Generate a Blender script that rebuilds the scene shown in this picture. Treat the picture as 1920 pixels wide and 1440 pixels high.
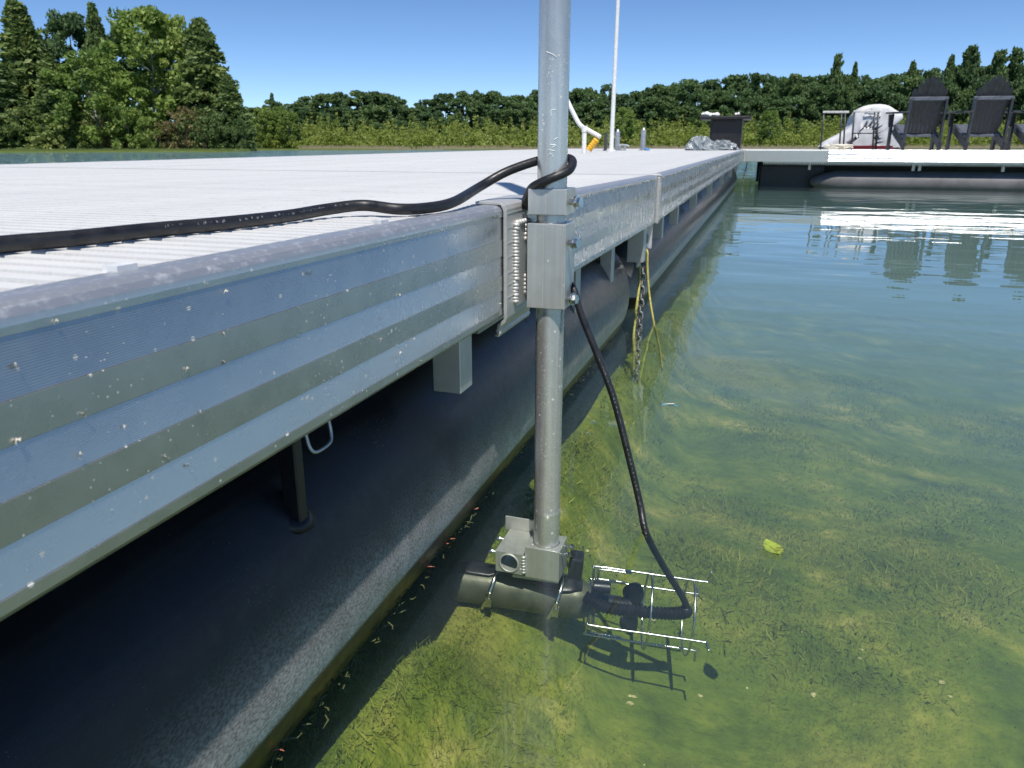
import bpy, math, random
import numpy as np
from mathutils import Vector
for o in list(bpy.data.objects): bpy.data.objects.remove(o)
sc = bpy.context.scene
col = sc.collection
rnd = random.Random(7)
nrg = np.random.default_rng(7)

# ---------------------------------------------------------------- camera
F_PX = 1400.0; HZ = 270.0; VPX = 1444.0
PITCH = math.atan((720-HZ)/F_PX); YAW = math.atan((VPX-960)/math.hypot(F_PX, 720-HZ)); H = 0.65
cam = bpy.data.cameras.new('camera'); cam.sensor_width = 36; cam.lens = 36*F_PX/1920
cam.clip_start = 0.02; cam.clip_end = 3000
cam.dof.use_dof = True; cam.dof.focus_distance = 1.3; cam.dof.aperture_fstop = 15
co = bpy.data.objects.new('camera', cam); col.objects.link(co)
co.location = (0, 0, H); co.rotation_euler = (math.pi/2-PITCH, 0, YAW)
sc.camera = co

# ---------------------------------------------------------------- sky, sun, exposure
SUN_EL = math.radians(64); SUN_AZ = math.atan2(.41, -.91)
w = bpy.data.worlds.new('World'); sc.world = w; w.use_nodes = True
wn = w.node_tree.nodes; sky = wn.new('ShaderNodeTexSky'); sky.sky_type = 'NISHITA'; sky.sun_disc = False
sky.sun_elevation = SUN_EL; sky.sun_rotation = SUN_AZ
sky.altitude = 3000; sky.air_density = .7; sky.dust_density = 0.25; sky.ozone_density = 2.0
hs = wn.new('ShaderNodeHueSaturation'); hs.inputs['Saturation'].default_value = 1.12
w.node_tree.links.new(sky.outputs[0], hs.inputs['Color']); w.node_tree.links.new(hs.outputs[0], wn['Background'].inputs[0]); wn['Background'].inputs[1].default_value = 0.12
sun = bpy.data.lights.new('sun', 'SUN'); sun.energy = 4.2; sun.angle = math.radians(.53); sun.color = (1, .95, .87)
so = bpy.data.objects.new('sun', sun); col.objects.link(so)
sv = Vector((math.sin(SUN_AZ)*math.cos(SUN_EL), math.cos(SUN_AZ)*math.cos(SUN_EL), math.sin(SUN_EL)))
so.rotation_euler = sv.to_track_quat('Z', 'Y').to_euler(); so.location = (3, -6, 12)
sc.view_settings.view_transform = 'Standard'; sc.view_settings.look = 'None'
sc.view_settings.exposure = 0.35; sc.view_settings.gamma = 1
sc.render.engine = 'CYCLES'
cy = sc.cycles; cy.use_denoising = True; cy.max_bounces = 10; cy.transparent_max_bounces = 24
cy.volume_bounces = 1; cy.sample_clamp_indirect = 6; cy.caustics_reflective = False; cy.caustics_refractive = False
sc.render.film_transparent = False

# ---------------------------------------------------------------- pixel -> place (photograph coordinates, 1920 x 1440)
def ray(u, v):
    r = u-960; k = 720-v
    f = F_PX*math.cos(PITCH)+k*math.sin(PITCH); up = k*math.cos(PITCH)-F_PX*math.sin(PITCH)
    return np.array([r*math.cos(YAW)-f*math.sin(YAW), r*math.sin(YAW)+f*math.cos(YAW), up])
CAM = np.array([0, 0, H])
def onz(u, v, z): d = ray(u, v); return CAM+d*((z-H)/d[2])
def onx(u, v, x): d = ray(u, v); return CAM+d*(x/d[0])
def ony(u, v, y): d = ray(u, v); return CAM+d*(y/d[1])
FWD = np.array([-math.sin(YAW), math.cos(YAW)]); RGT = np.array([math.cos(YAW), math.sin(YAW)])
def onr(u, v, R): d = ray(u, v); return CAM+d*(R/(d[:2]@FWD))

# ---------------------------------------------------------------- materials
MAT = {}
class NT:
    def __init__(s, name):
        s.m = bpy.data.materials.new(name); s.m.use_nodes = True; s.t = s.m.node_tree; s.n = s.t.nodes
        s.b = s.n.get('Principled BSDF'); s.out = s.n.get('Material Output'); MAT[name] = s.m; s.tc = None
    def add(s, typ, **kw):
        x = s.n.new(typ)
        for k, v in kw.items():
            if k.startswith('i_'): x.inputs[int(k[2:])].default_value = v
            else: setattr(x, k, v)
        return x
    def l(s, a, b): s.t.links.new(a, b)
    def co(s, scale=None):
        if s.tc is None: s.tc = s.add('ShaderNodeTexCoord')
        o = s.tc.outputs['Object']
        if scale is not None:
            mp = s.add('ShaderNodeMapping'); mp.inputs['Scale'].default_value = scale; s.l(o, mp.inputs[0]); return mp.outputs[0]
        return o
    def noise(s, scale, detail=4, vec=None, rough=.55):
        x = s.add('ShaderNodeTexNoise'); x.inputs['Scale'].default_value = scale; x.inputs['Detail'].default_value = detail
        x.inputs['Roughness'].default_value = rough; s.l(vec or s.co(), x.inputs['Vector']); return x.outputs[0]
    def vor(s, scale, vec=None):
        x = s.add('ShaderNodeTexVoronoi'); x.inputs['Scale'].default_value = scale; s.l(vec or s.co(), x.inputs['Vector']); return x
    def ramp(s, fac, *stops):
        x = s.add('ShaderNodeValToRGB'); e = x.color_ramp.elements
        while len(e) < len(stops): e.new(.5)
        for k, (p, c) in zip(e, stops): k.position = p; k.color = (*c, 1) if len(c) == 3 else c
        s.l(fac, x.inputs[0]); return x.outputs[0]
    def mr(s, fac, a, b, c, d):
        x = s.add('ShaderNodeMapRange'); s.l(fac, x.inputs[0])
        for i, v in enumerate((a, b, c, d)): x.inputs[i+1].default_value = v
        return x.outputs[0]
    def math(s, op, a, b=None):
        x = s.add('ShaderNodeMath', operation=op)
        for i, v in enumerate((a, b)):
            if v is None: continue
            if isinstance(v, (int, float)): x.inputs[i].default_value = v
            else: s.l(v, x.inputs[i])
        return x.outputs[0]
    def mix(s, f, a, b):
        x = s.add('ShaderNodeMix', data_type='RGBA')
        if isinstance(f, (int, float)): x.inputs[0].default_value = f
        else: s.l(f, x.inputs[0])
        for i, v in ((6, a), (7, b)):
            if isinstance(v, tuple): x.inputs[i].default_value = (*v, 1)
            else: s.l(v, x.inputs[i])
        return x.outputs[2]
    def set(s, base=None, rough=None, metal=None, spec=None):
        for k, v in (('Base Color', base), ('Roughness', rough), ('Metallic', metal), ('Specular IOR Level', spec)):
            if v is None: continue
            if isinstance(v, tuple): s.b.inputs[k].default_value = (*v, 1)
            elif isinstance(v, (int, float)): s.b.inputs[k].default_value = v
            else: s.l(v, s.b.inputs[k])
        return s
    def bump(s, h, strength=.3, dist=.002):
        x = s.add('ShaderNodeBump'); x.inputs['Strength'].default_value = strength; x.inputs['Distance'].default_value = dist
        s.l(h, x.inputs['Height']); s.l(x.outputs[0], s.b.inputs['Normal']); return s

def plain(name, base, rough=.5, metal=0, var=.15, scale=30, bump=0, bscale=200):
    t = NT(name); f = t.noise(scale)
    a = tuple(max(0, c*(1-var*1.6)) for c in base); b = tuple(min(1, c*(1+var*1.6)) for c in base)
    t.set(t.ramp(f, (.3, a), (.7, b)), t.mr(t.noise(scale*2.3), .3, .7, max(.02, rough-.1), min(1, rough+.1)), metal)
    if bump: t.bump(t.noise(bscale), .5, bump)
    return t

def alu(name, base, rough, spots=.5, mottle=60, metal=.92, streak=0, bdist=.0004, cap=0):
    """weathered aluminium: mottled oxide, dried splash spots"""
    t = NT(name)
    m = t.noise(mottle, 3); g = t.noise(8, 1)
    c0 = tuple(c*.93 for c in base); c1 = tuple(min(1, c*1.05) for c in base)
    c = t.ramp(m, (.3, c0), (.72, c1))
    c = t.mix(t.mr(g, .4, .75, 0, .35), c, tuple(x*.86 for x in base))
    if streak:
        st = t.noise(90, 2, t.co((1, 1, .03))); c = t.mix(t.mr(st, .35, .7, 0, streak), c, tuple(min(1, x*1.35) for x in base)); c = t.mix(t.mr(t.noise(12, 3, t.co((1, 1, .3))), .5, .8, 0, streak), c, tuple(x*.62 for x in base))
    v = t.vor(110); keep = t.math('GREATER_THAN', v.outputs['Color'], 1-spots*.5)
    sz = t.math('LESS_THAN', v.outputs['Distance'], t.mr(t.noise(45, 2), .35, .7, .02, .3))
    sp = t.math('MULTIPLY', keep, sz)
    c = t.mix(t.math('MULTIPLY', sp, .75), c, (.72, .72, .68))
    v2 = t.vor(300); sp2 = t.math('MULTIPLY', t.math('GREATER_THAN', v2.outputs['Color'], 1-spots*.45), t.math('LESS_THAN', v2.outputs['Distance'], t.mr(t.noise(14, 2), .4, .75, 0, .4)))
    c = t.mix(t.math('MULTIPLY', sp2, .6), c, (.74, .74, .72))
    if cap:      # scuffed oxide bloom on the rounded top of the rail
        zz = t.add('ShaderNodeSeparateXYZ'); t.l(t.co(), zz.inputs[0])
        on = t.mr(zz.outputs[2], cap-.013, cap-.007, 0, 1)
        fl = t.mr(t.noise(130, 4, t.co((1, .6, 1)), .7), .52, .68, 0, .5)
        c = t.mix(on, c, (.36, .38, .42)); c = t.mix(t.math('MULTIPLY', on, fl), c, (.66, .67, .69))
        sp2 = t.math('MAXIMUM', sp2, t.math('MULTIPLY', on, t.math('ADD', t.math('MULTIPLY', fl, .3), .45)))
    sp = t.math('MAXIMUM', sp, sp2)
    r = t.mr(m, .3, .7, rough-.02, rough+.04); r = t.math('ADD', r, t.math('MULTIPLY', sp, .3))
    mt = t.math('SUBTRACT', metal, t.math('MULTIPLY', sp, .7))
    t.set(c, r, mt)
    t.bump(t.noise(300, 1), .12, bdist)
    return t
alu('rail_alu', (.51, .52, .51), .27, .6, 30, .84, cap=.54)
alu('weld_alu', (.58, .57, .55), .55, 0, 200, .55, bdist=.001)
alu('cap_alu', (.60, .64, .70), .42, .3, 160)
alu('rail_far', (.72, .73, .74), .34, .1, 20)
alu('plate_alu', (.60, .59, .56), .40, .15, 60, .5)
alu('sleeve_alu', (.57, .57, .54), .32, .5, 50, .6, .5)
alu('pole_alu', (.54, .535, .51), .26, .8, 60, .62, .75)
alu('hanger_alu', (.47, .50, .48), .5, .05, 50, .6)
plain('steel', (.62, .62, .60), .22, 1, .12, 80)
plain('wire_steel', (.50, .51, .49), .3, 1, .1, 50)
plain('cable_rubber', (.014, .014, .016), .42, 0, .3, 60, .0003)
plain('print_white', (.15, .16, .17), .6)
plain('mark_white', (.78, .78, .76), .6)
plain('black_plastic', (.010, .011, .014), .38, 0, .3, 40, .0004)
plain('motor_grey', (.085, .09, .06), .42, .35, .2, 40, .0003)
plain('white_paint', (.80, .80, .78), .4, 0, .05)
plain('yellow_foam', (.85, .45, .03), .6, 0, .12, 60)
plain('yellow_rope', (.50, .45, .12), .75, 0, .3, 120, .001)
plain('grey_post', (.42, .44, .47), .4, .6, .15, 20)
plain('dark_post', (.05, .055, .06), .5)
plain('cabinet_black', (.012, .011, .011), .45, 0, .3, 8)
plain('towel_white', (.78, .77, .74), .85, 0, .1, 20, .01, 30)
plain('chair_poly', (.035, .038, .046), .42, 0, .25, 15, .0008)
plain('chair_poly_light', (.11, .12, .145), .36, 0, .2, 15)
plain('frame_metal', (.05, .05, .05), .45, .3)
plain('frame_top', (.55, .55, .53), .5)
plain('cover_grey', (.62, .62, .63), .75, 0, .12, 6, .004, 25)
plain('hull_red', (.16, .012, .014), .3)
plain('hull_black', (.02, .02, .022), .4)
plain('rope_white', (.75, .70, .58), .85, 0, .2, 60)
plain('emblem', (.85, .85, .85), .6)
plain('mayfly_pale', (.66, .62, .54), .7, 0, .3, 400)
plain('seed_pink', (.42, .14, .09), .6, 0, .35, 200)
plain('bug_blue', (.05, .45, .75), .3, 0, .2, 300)
plain('bug_dark', (.02, .05, .09), .4)
plain('tag_clear', (.72, .73, .74), .35)
plain('dry_grass', (.32, .27, .18), .9)
plain('blue_cloth', (.05, .25, .6), .6)

t = NT('plastic_film'); t.set(t.ramp(t.noise(9), (.3, (.42, .50, .53)), (.7, (.72, .77, .80))), .18, 0)
t.b.inputs['Transmission Weight'].default_value = .6; t.bump(t.noise(30, 4), .8, .02)

t = NT('deck_white')   # ribbed white planks: fine serration across each rib
wv = t.add('ShaderNodeTexWave', wave_type='BANDS', bands_direction='X'); wv.inputs['Scale'].default_value = 52; t.l(t.co(), wv.inputs[0])
c = t.ramp(t.noise(4, 5), (.3, (.575, .58, .58)), (.75, (.66, .66, .65)))
c = t.mix(t.mr(t.noise(90, 2), .55, .75, 0, .35), c, (.42, .42, .40))
t.set(c, .55, 0); t.bump(wv.outputs[1], .35, .0006)

t = NT('pontoon_black')
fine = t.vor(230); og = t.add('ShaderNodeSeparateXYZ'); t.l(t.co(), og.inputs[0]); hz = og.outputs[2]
grain = t.noise(420, 2, t.co((1, .5, 1))); dust = t.noise(14, 3)
c = t.ramp(dust, (.35, (.0075, .0085, .011)), (.8, (.014, .015, .018)))
ln = t.noise(26, 2, t.co((1, .02, 1))); c = t.mix(t.mr(ln, .60, .66, 0, .25), c, (.03, .032, .036))
sp = t.math('LESS_THAN', fine.outputs['Distance'], t.mr(t.noise(10, 2), .45, .8, 0, .17))
c = t.mix(t.math('MULTIPLY', sp, .7), c, (.30, .30, .29))
# dried residue above the wet waterline, paled to paint in the sunlit strip
lit_scum = t.math('MULTIPLY', t.mr(hz, .17, .045, 0, 1), t.mr(hz, .022, .030, 0, 1))
lit_scum = t.math('MULTIPLY', t.math('POWER', lit_scum, 1.4), t.mr(grain, .35, .65, .35, 1))
lit_scum = t.math('MULTIPLY', lit_scum, t.mr(t.noise(20, 3), .3, .65, .65, 1))
c = t.mix(lit_scum, c, (.72, .72, .72))
t.set(c, t.mr(t.noise(60, 2), .3, .7, .28, .40), 0, .32)
t.bump(grain, .3, .0005)

t = NT('pontoon_grey'); c = t.ramp(t.noise(5, 5), (.3, (.11, .107, .11)), (.75, (.19, .183, .19))); t.set(c, .55); t.bump(t.noise(40, 4), .4, .003)

t = NT('chain_steel'); f = t.noise(55, 4)
t.set(t.ramp(f, (.42, (.05, .045, .04)), (.55, (.45, .44, .42))), .45, .7)

def foliage(name, dark, mid, light, scale=1.2, trans=.25):
    t = NT(name); oi = t.add('ShaderNodeObjectInfo')
    f = t.math('ADD', t.noise(scale, 2), t.mr(oi.outputs['Random'], 0, 1, -.10, .10))
    f2 = t.noise(scale*9, 1)
    c = t.ramp(t.math('ADD', t.math('MULTIPLY', f, .7), t.math('MULTIPLY', f2, .3)), (.34, dark), (.5, mid), (.68, light))
    t.set(c, .55, 0, .3)
    tr = t.add('ShaderNodeBsdfTranslucent'); t.l(c, tr.inputs[0])
    mx = t.add('ShaderNodeMixShader'); mx.inputs[0].default_value = trans
    t.l(t.b.outputs[0], mx.inputs[1]); t.l(tr.outputs[0], mx.inputs[2]); t.l(mx.outputs[0], t.out.inputs[0])
foliage('leaf_cedar', (0.084, 0.146, 0.052), (0.162, 0.231, 0.072), (0.321, 0.369, 0.111), 1.2, .35)
foliage('leaf_dark', (0.062, 0.119, 0.054), (0.100, 0.174, 0.065), (0.185, 0.251, 0.081), 1.2, .35)
foliage('leaf_bright', (0.131, 0.215, 0.056), (0.232, 0.331, 0.073), (0.394, 0.470, 0.140), 1.2, .4)
foliage('leaf_far', (0.076, 0.139, 0.060), (0.123, 0.201, 0.071), (0.215, 0.279, 0.087), .25, .35)
foliage('leaf_shrub', (0.206, 0.275, 0.052), (0.292, 0.361, 0.073), (0.386, 0.429, 0.129), .35, .5)
foliage('leaf_brown', (.13, .11, .05), (.20, .17, .075), (.26, .24, .09))
plain('bark', (.12, .10, .085), .9, 0, .3, 3, .03, 12)
plain('bark_birch', (.50, .48, .44), .8, 0, .25, 4)

t = NT('ground')
g = t.add('ShaderNodeNewGeometry'); sx = t.add('ShaderNodeSeparateXYZ'); t.l(g.outputs['Position'], sx.inputs[0])
a = t.noise(5.5, 4, None, .62); b = t.noise(28, 3, None, .6); big = t.noise(1.3, 2)
weed = t.ramp(a, (.30, (.042, .068, .008)), (.45, (.10, .14, .014)), (.57, (.175, .20, .024)), (.65, (.28, .265, .05)), (.74, (.44, .38, .13)))
weed = t.mix(t.mr(big, .42, .62, 0, .65), weed, (.09, .135, .014))
weed = t.mix(t.mr(big, .40, .28, 0, .7), weed, (.23, .21, .05))
weed = t.mix(t.mr(b, .5, .75, 0, .5), weed, (.05, .08, .012))
land = t.ramp(t.noise(.6, 2), (.3, (.045, .07, .018)), (.7, (.075, .10, .03)))
t.set(t.mix(t.mr(sx.outputs[2], -.05, .12, 0, 1), weed, land), .9, 0, .2)
t.bump(b, .8, .02)

t = NT('weed'); f = t.noise(4, 5); t.set(t.ramp(f, (.3, (.07, .105, .012)), (.5, (.135, .175, .022)), (.72, (.28, .27, .055))), .8, 0, .2)
t = NT('algae'); t.set(t.ramp(t.noise(30, 3), (.3, (.035, .045, .012)), (.7, (.12, .125, .045))), .8)
t = NT('leaf_floating'); v = t.noise(120, 4); t.set(t.ramp(v, (.40, (.14, .11, .03)), (.47, (.22, .30, .04)), (.7, (.30, .38, .06))), .45)

# water: clear sheet (reflection by Fresnel, the rest passes) over slightly murky green volume
t = NT('water'); t.n.remove(t.b)
geo = t.add('ShaderNodeNewGeometry'); ps = t.add('ShaderNodeSeparateXYZ'); t.l(geo.outputs['Position'], ps.inputs[0])
def wmap(sx_, sy_):
    mp = t.add('ShaderNodeMapping'); mp.inputs['Scale'].default_value = (sx_, sy_, 1); t.l(geo.outputs['Position'], mp.inputs[0]); return mp.outputs[0]
h1 = t.noise(1.6, 1, wmap(.7, 1.25)); h2 = t.noise(6.0, 1, wmap(.4, 1.3)); h3 = t.noise(2.3, 1, wmap(.5, 1))
near = t.math('ADD', t.math('MULTIPLY', h1, .008), t.math('MULTIPLY', h2, .0016))
def ripple(cx, cy, r0, amp):
    vs_ = t.add('ShaderNodeVectorMath', operation='DISTANCE'); cb_ = t.add('ShaderNodeCombineXYZ'); t.l(ps.outputs[0], cb_.inputs[0]); t.l(ps.outputs[1], cb_.inputs[1]); t.l(cb_.outputs[0], vs_.inputs[0]); vs_.inputs[1].default_value = (cx, cy, 0)
    d = t.math('MAXIMUM', t.math('SUBTRACT', vs_.outputs['Value'], r0), 0)
    men = t.math('MULTIPLY', t.math('EXPONENT', t.math('MULTIPLY', d, -160)), amp)
    wv = t.math('MULTIPLY', t.math('SINE', t.math('MULTIPLY', d, 260)), t.math('MULTIPLY', t.math('EXPONENT', t.math('MULTIPLY', d, -22)), amp*.10))
    return t.math('ADD', men, wv)
near = t.math('ADD', near, ripple(-.330, 1.211, .0242, .0035))   # meniscus round the pole
open_ = t.mr(ps.outputs[0], -7, -4.5, 1, 0)
far = t.mr(ps.outputs[1], 15, 30, 0, 1)
wv_ = t.math('MULTIPLY', h3, t.math('MULTIPLY', t.math('MAXIMUM', open_, far), .22))
bp = t.add('ShaderNodeBump'); bp.inputs['Strength'].default_value = 1; bp.inputs['Distance'].default_value = 1
t.l(t.math('ADD', near, wv_), bp.inputs['Height'])
fr = t.add('ShaderNodeFresnel'); fr.inputs[0].default_value = 1.58; t.l(bp.outputs[0], fr.inputs[1])
fm = t.add('ShaderNodeMix', data_type='FLOAT'); t.l(geo.outputs['Backfacing'], fm.inputs[0]); t.l(fr.outputs[0], fm.inputs[2]); fm.inputs[3].default_value = .03
tb = t.add('ShaderNodeBsdfTransparent'); tb.inputs[0].default_value = (.97, 1, .98, 1)
gl = t.add('ShaderNodeBsdfGlossy'); gl.inputs['Roughness'].default_value = .0; gl.inputs[0].default_value = (1, 1, 1, 1); t.l(bp.outputs[0], gl.inputs['Normal'])
mx = t.add('ShaderNodeMixShader'); t.l(fm.outputs[0], mx.inputs[0]); t.l(tb.outputs[0], mx.inputs[1]); t.l(gl.outputs[0], mx.inputs[2]); t.l(mx.outputs[0], t.out.inputs[0])
va = t.add('ShaderNodeVolumeAbsorption'); va.inputs[0].default_value = (.60, .76, .68, 1); va.inputs[1].default_value = .36
vs = t.add('ShaderNodeVolumeScatter'); vs.inputs[0].default_value = (.60, .78, .92, 1); vs.inputs[1].default_value = .17
ad = t.add('ShaderNodeAddShader'); t.l(va.outputs[0], ad.inputs[0]); t.l(vs.outputs[0], ad.inputs[1]); t.l(ad.outputs[0], t.out.inputs[1])
try: t.m.cycles.homogeneous_volume = True
except Exception: pass

# ---------------------------------------------------------------- mesh helpers
BASE = {}
def link(name, geo, mat, parent=None, smooth=False, base=None, bevel=0, auto=None):
    V, Fc = geo
    V = np.asarray(V, float)
    if parent is not None: b = BASE[parent.name]
    elif base is not None: b = np.asarray(base, float)
    else:
        mn, mxx = V.min(0), V.max(0); b = np.array([(mn[0]+mxx[0])/2, (mn[1]+mxx[1])/2, mn[2]])
    me = bpy.data.meshes.new(name); me.from_pydata((V-b).tolist(), [], [list(f) for f in Fc]); me.update()
    me.materials.append(MAT[mat])
    if smooth: me.shade_smooth() if hasattr(me, 'shade_smooth') else me.polygons.foreach_set('use_smooth', [True]*len(me.polygons))
    o = bpy.data.objects.new(name, me); col.objects.link(o)
    if parent is not None: o.parent = parent
    else: o.location = b
    BASE[o.name] = b
    if bevel:
        m = o.modifiers.new('bevel', 'BEVEL'); m.width = bevel; m.segments = 2; m.limit_method = 'ANGLE'
    if auto:
        try: me.set_sharp_from_angle(angle=math.radians(auto))
        except Exception: pass
    return o
def bulk(name, V, quads, mat, parent=None, base=(0, 0, 0)):
    """large face sets through numpy"""
    b = BASE[parent.name] if parent is not None else np.asarray(base, float)
    me = bpy.data.meshes.new(name); n = len(V); q = np.asarray(quads); k = q.shape[1]
    me.vertices.add(n); me.vertices.foreach_set('co', (np.asarray(V)-b).ravel())
    me.loops.add(q.size); me.loops.foreach_set('vertex_index', q.ravel().astype(np.int32))
    me.polygons.add(len(q)); me.polygons.foreach_set('loop_start', np.arange(0, q.size, k, dtype=np.int32)); me.polygons.foreach_set('loop_total', np.full(len(q), k, dtype=np.int32))
    me.update(calc_edges=True); me.validate(); me.materials.append(MAT[mat])
    o = bpy.data.objects.new(name, me); col.objects.link(o)
    if parent is not None: o.parent = parent
    else: o.location = b
    BASE[o.name] = b
    return o
def tag(o, label, cat, group=None):
    o['label'] = label; o['category'] = cat
    if group: o['group'] = group
    return o
def thing(name, label, cat, base=(0, 0, 0), group=None, rot=(0, 0, 0)):
    o = bpy.data.objects.new(name, None); o.empty_display_size = .1; col.objects.link(o); o.location = base; o.rotation_euler = rot
    BASE[o.name] = np.asarray(base, float); return tag(o, label, cat, group)
def struct(o, kind='structure'): o['kind'] = kind; return o
def copy_tree(o, parent=None):
    c = o.copy(); col.objects.link(c)
    if parent is not None: c.parent = parent
    BASE[c.name] = BASE[o.name]
    for ch in list(o.children): copy_tree(ch, c)
    return c

def cat(*gs):
    V = []; Fc = []
    for v, f in gs:
        n = len(V); V += [tuple(p) for p in v]; Fc += [tuple(i+n for i in q) for q in f]
    return V, Fc
BF = [(0, 3, 2, 1), (4, 5, 6, 7), (0, 1, 5, 4), (1, 2, 6, 5), (2, 3, 7, 6), (3, 0, 4, 7)]
def box(x0, x1, y0, y1, z0, z1):
    return [(x0, y0, z0), (x1, y0, z0), (x1, y1, z0), (x0, y1, z0), (x0, y0, z1), (x1, y0, z1), (x1, y1, z1), (x0, y1, z1)], list(BF)
def obox(c, ax, ay, az):
    """oriented box: half-axis vectors"""
    c, ax, ay, az = (np.asarray(q, float) for q in (c, ax, ay, az))
    V = [c+sx*ax+sy*ay+sz*az for sz in (-1, 1) for sx, sy in ((-1, -1), (1, -1), (1, 1), (-1, 1))]
    return V, list(BF)
def bar(p0, p1, wx, wz, up=(0, 0, 1)):
    p0, p1 = np.asarray(p0, float), np.asarray(p1, float); d = p1-p0; L = np.linalg.norm(d); d /= L
    s = np.cross(d, up); s /= np.linalg.norm(s); u = np.cross(s, d)
    return obox((p0+p1)/2, d*L/2, s*wx/2, u*wz/2)
def frame_of(d):
    d = d/np.linalg.norm(d); a = np.array([0, 0, 1.]) if abs(d[2]) < .9 else np.array([1., 0, 0])
    u = np.cross(d, a); u /= np.linalg.norm(u); return u, np.cross(d, u)
def tube(P, r, n=8, closed=False, cap=True):
    P = np.asarray(P, float); m = len(P); R = np.broadcast_to(np.asarray(r, float), (m,))
    T = np.gradient(P, axis=0) if not closed else np.roll(P, -1, 0)-np.roll(P, 1, 0)
    T /= np.linalg.norm(T, axis=1)[:, None]+1e-12
    u, _ = frame_of(T[0]); V = []
    for i in range(m):
        u = u-T[i]*(u@T[i]); u /= np.linalg.norm(u); v = np.cross(T[i], u)
        for k in range(n):
            a = 2*math.pi*k/n; V.append(P[i]+R[i]*(u*math.cos(a)+v*math.sin(a)))
    Fc = []
    for i in range(m if closed else m-1):
        j = (i+1) % m
        for k in range(n): q = (k+1) % n; Fc.append((i*n+k, i*n+q, j*n+q, j*n+k))
    if cap and not closed: Fc.append(tuple(range(n-1, -1, -1))); Fc.append(tuple((m-1)*n+k for k in range(n)))
    return V, Fc
def cyl(p0, p1, r0, r1=None, n=20, cap=True): return tube([p0, p1], [r0, r0 if r1 is None else r1], n, cap=cap)
def lathe(prof, p0, axis, n=24):
    """prof: list of (radius, distance along axis)"""
    p0 = np.asarray(p0, float); d = np.asarray(axis, float); d /= np.linalg.norm(d); u, v = frame_of(d); V = []; Fc = []
    for r, h in prof:
        for k in range(n): a = 2*math.pi*k/n; V.append(p0+d*h+r*(u*math.cos(a)+v*math.sin(a)))
    for i in range(len(prof)-1):
        for k in range(n): q = (k+1) % n; Fc.append((i*n+k, i*n+q, (i+1)*n+q, (i+1)*n+k))
    Fc.append(tuple(range(n-1, -1, -1))); Fc.append(tuple((len(prof)-1)*n+k for k in range(n)))
    return V, Fc
def extr(prof, fn, a, b):
    """closed 2-D outline swept from a to b; fn(u, v, s) -> xyz"""
    n = len(prof); V = [fn(u, v, a) for u, v in prof]+[fn(u, v, b) for u, v in prof]
    Fc = [(i, (i+1) % n, n+(i+1) % n, n+i) for i in range(n)]+[tuple(range(n-1, -1, -1)), tuple(range(n, 2*n))]
    return V, Fc
def smooth(P, k=6):
    """Catmull-Rom"""
    P = np.asarray(P, float); Q = np.vstack([2*P[0]-P[1], P, 2*P[-1]-P[-2]]); out = []
    for i in range(1, len(Q)-2):
        for s in range(k):
            t_ = s/k; a, b, c, d = Q[i-1], Q[i], Q[i+1], Q[i+2]
            out.append(.5*((2*b)+(-a+c)*t_+(2*a-5*b+4*c-d)*t_**2+(-a+3*b-3*c+d)*t_**3))
    out.append(P[-1]); return np.array(out)
def blob(c, r, n=8, m=5, jit=0, seed=0):
    c = np.asarray(c, float); r = np.broadcast_to(np.asarray(r, float), (3,)); g = random.Random(seed); V = []; Fc = []
    for i in range(m+1):
        ph = math.pi*i/m
        for k in range(n):
            a = 2*math.pi*k/n; s = 1+jit*(g.random()-.5)
            V.append(c+r*np.array([math.sin(ph)*math.cos(a), math.sin(ph)*math.sin(a), math.cos(ph)])*s)
    for i in range(m):
        for k in range(n): q = (k+1) % n; Fc.append((i*n+k, (i+1)*n+k, (i+1)*n+q, i*n+q))
    return V, Fc
def ring(c, d, r, tr, n=36, m=8):
    d = np.asarray(d, float); d /= np.linalg.norm(d); u, v = frame_of(d); c = np.asarray(c, float)
    return tube([c+r*(u*math.cos(2*math.pi*k/n)+v*math.sin(2*math.pi*k/n)) for k in range(n)], tr, m, closed=True)
def hexbolt(parent, p, d, shank, r=.0065, hl=.007, mat='steel'):
    """bolt: shank + flanged hexagonal head, as one part"""
    p = np.asarray(p, float); d = np.asarray(d, float); d /= np.linalg.norm(d); e = p+d*shank
    g = cat(cyl(p-d*.01, e, r*.55, n=10), cyl(e, e+d*.0022, r*1.25, n=20), cyl(e+d*.0022, e+d*hl, r, r*.95, n=6))
    return link('bolt', g, mat, parent)

# ---------------------------------------------------------------- ground, water
def shore_r(az):
    """distance of the waterline from the camera by azimuth (radians right of the view axis)"""
    px = 960+1470*np.tan(np.clip(az, -1.2, 1.2))
    r = np.where(px < 462, 76, np.where(px > 500, 94, 76+18*(px-462)/38))
    return r+1.5*np.sin(az*37)+np.sin(az*91)
def height(X, Y):
    S = X*RGT[0]+Y*RGT[1]; R = X*FWD[0]+Y*FWD[1]; D = np.hypot(S, R); az = np.arctan2(S, R)
    d = D-shore_r(az)
    bed = -.37+.15*np.clip((-.20-X)/.25, 0, 1)+.09*np.clip((np.abs(Y-1.2)-.12)/.15, 0, 1)*np.clip((-.30-X)/.15, 0, 1)-.07*np.clip(X+.1, 0, 6)-.085*np.clip(D-1.7, 0, 11)-.12*np.clip(D-14, 0, 40)
    bed = bed+.045*np.sin(X*2.1+1.3*np.sin(Y*1.7))*np.cos(Y*2.6+.7)+.02*np.sin(X*7.3+Y*3.1)*np.sin(Y*6.1-X*2.2)
    up = np.clip(d/4, -1, 1)
    return np.where(d < -4, bed, np.where(d < 0, bed*np.clip(-d/4, 0, 1)-.05, .02+.10*np.clip(d/4, 0, 1)+.010*np.clip(d-12, 0, 400)))
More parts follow.
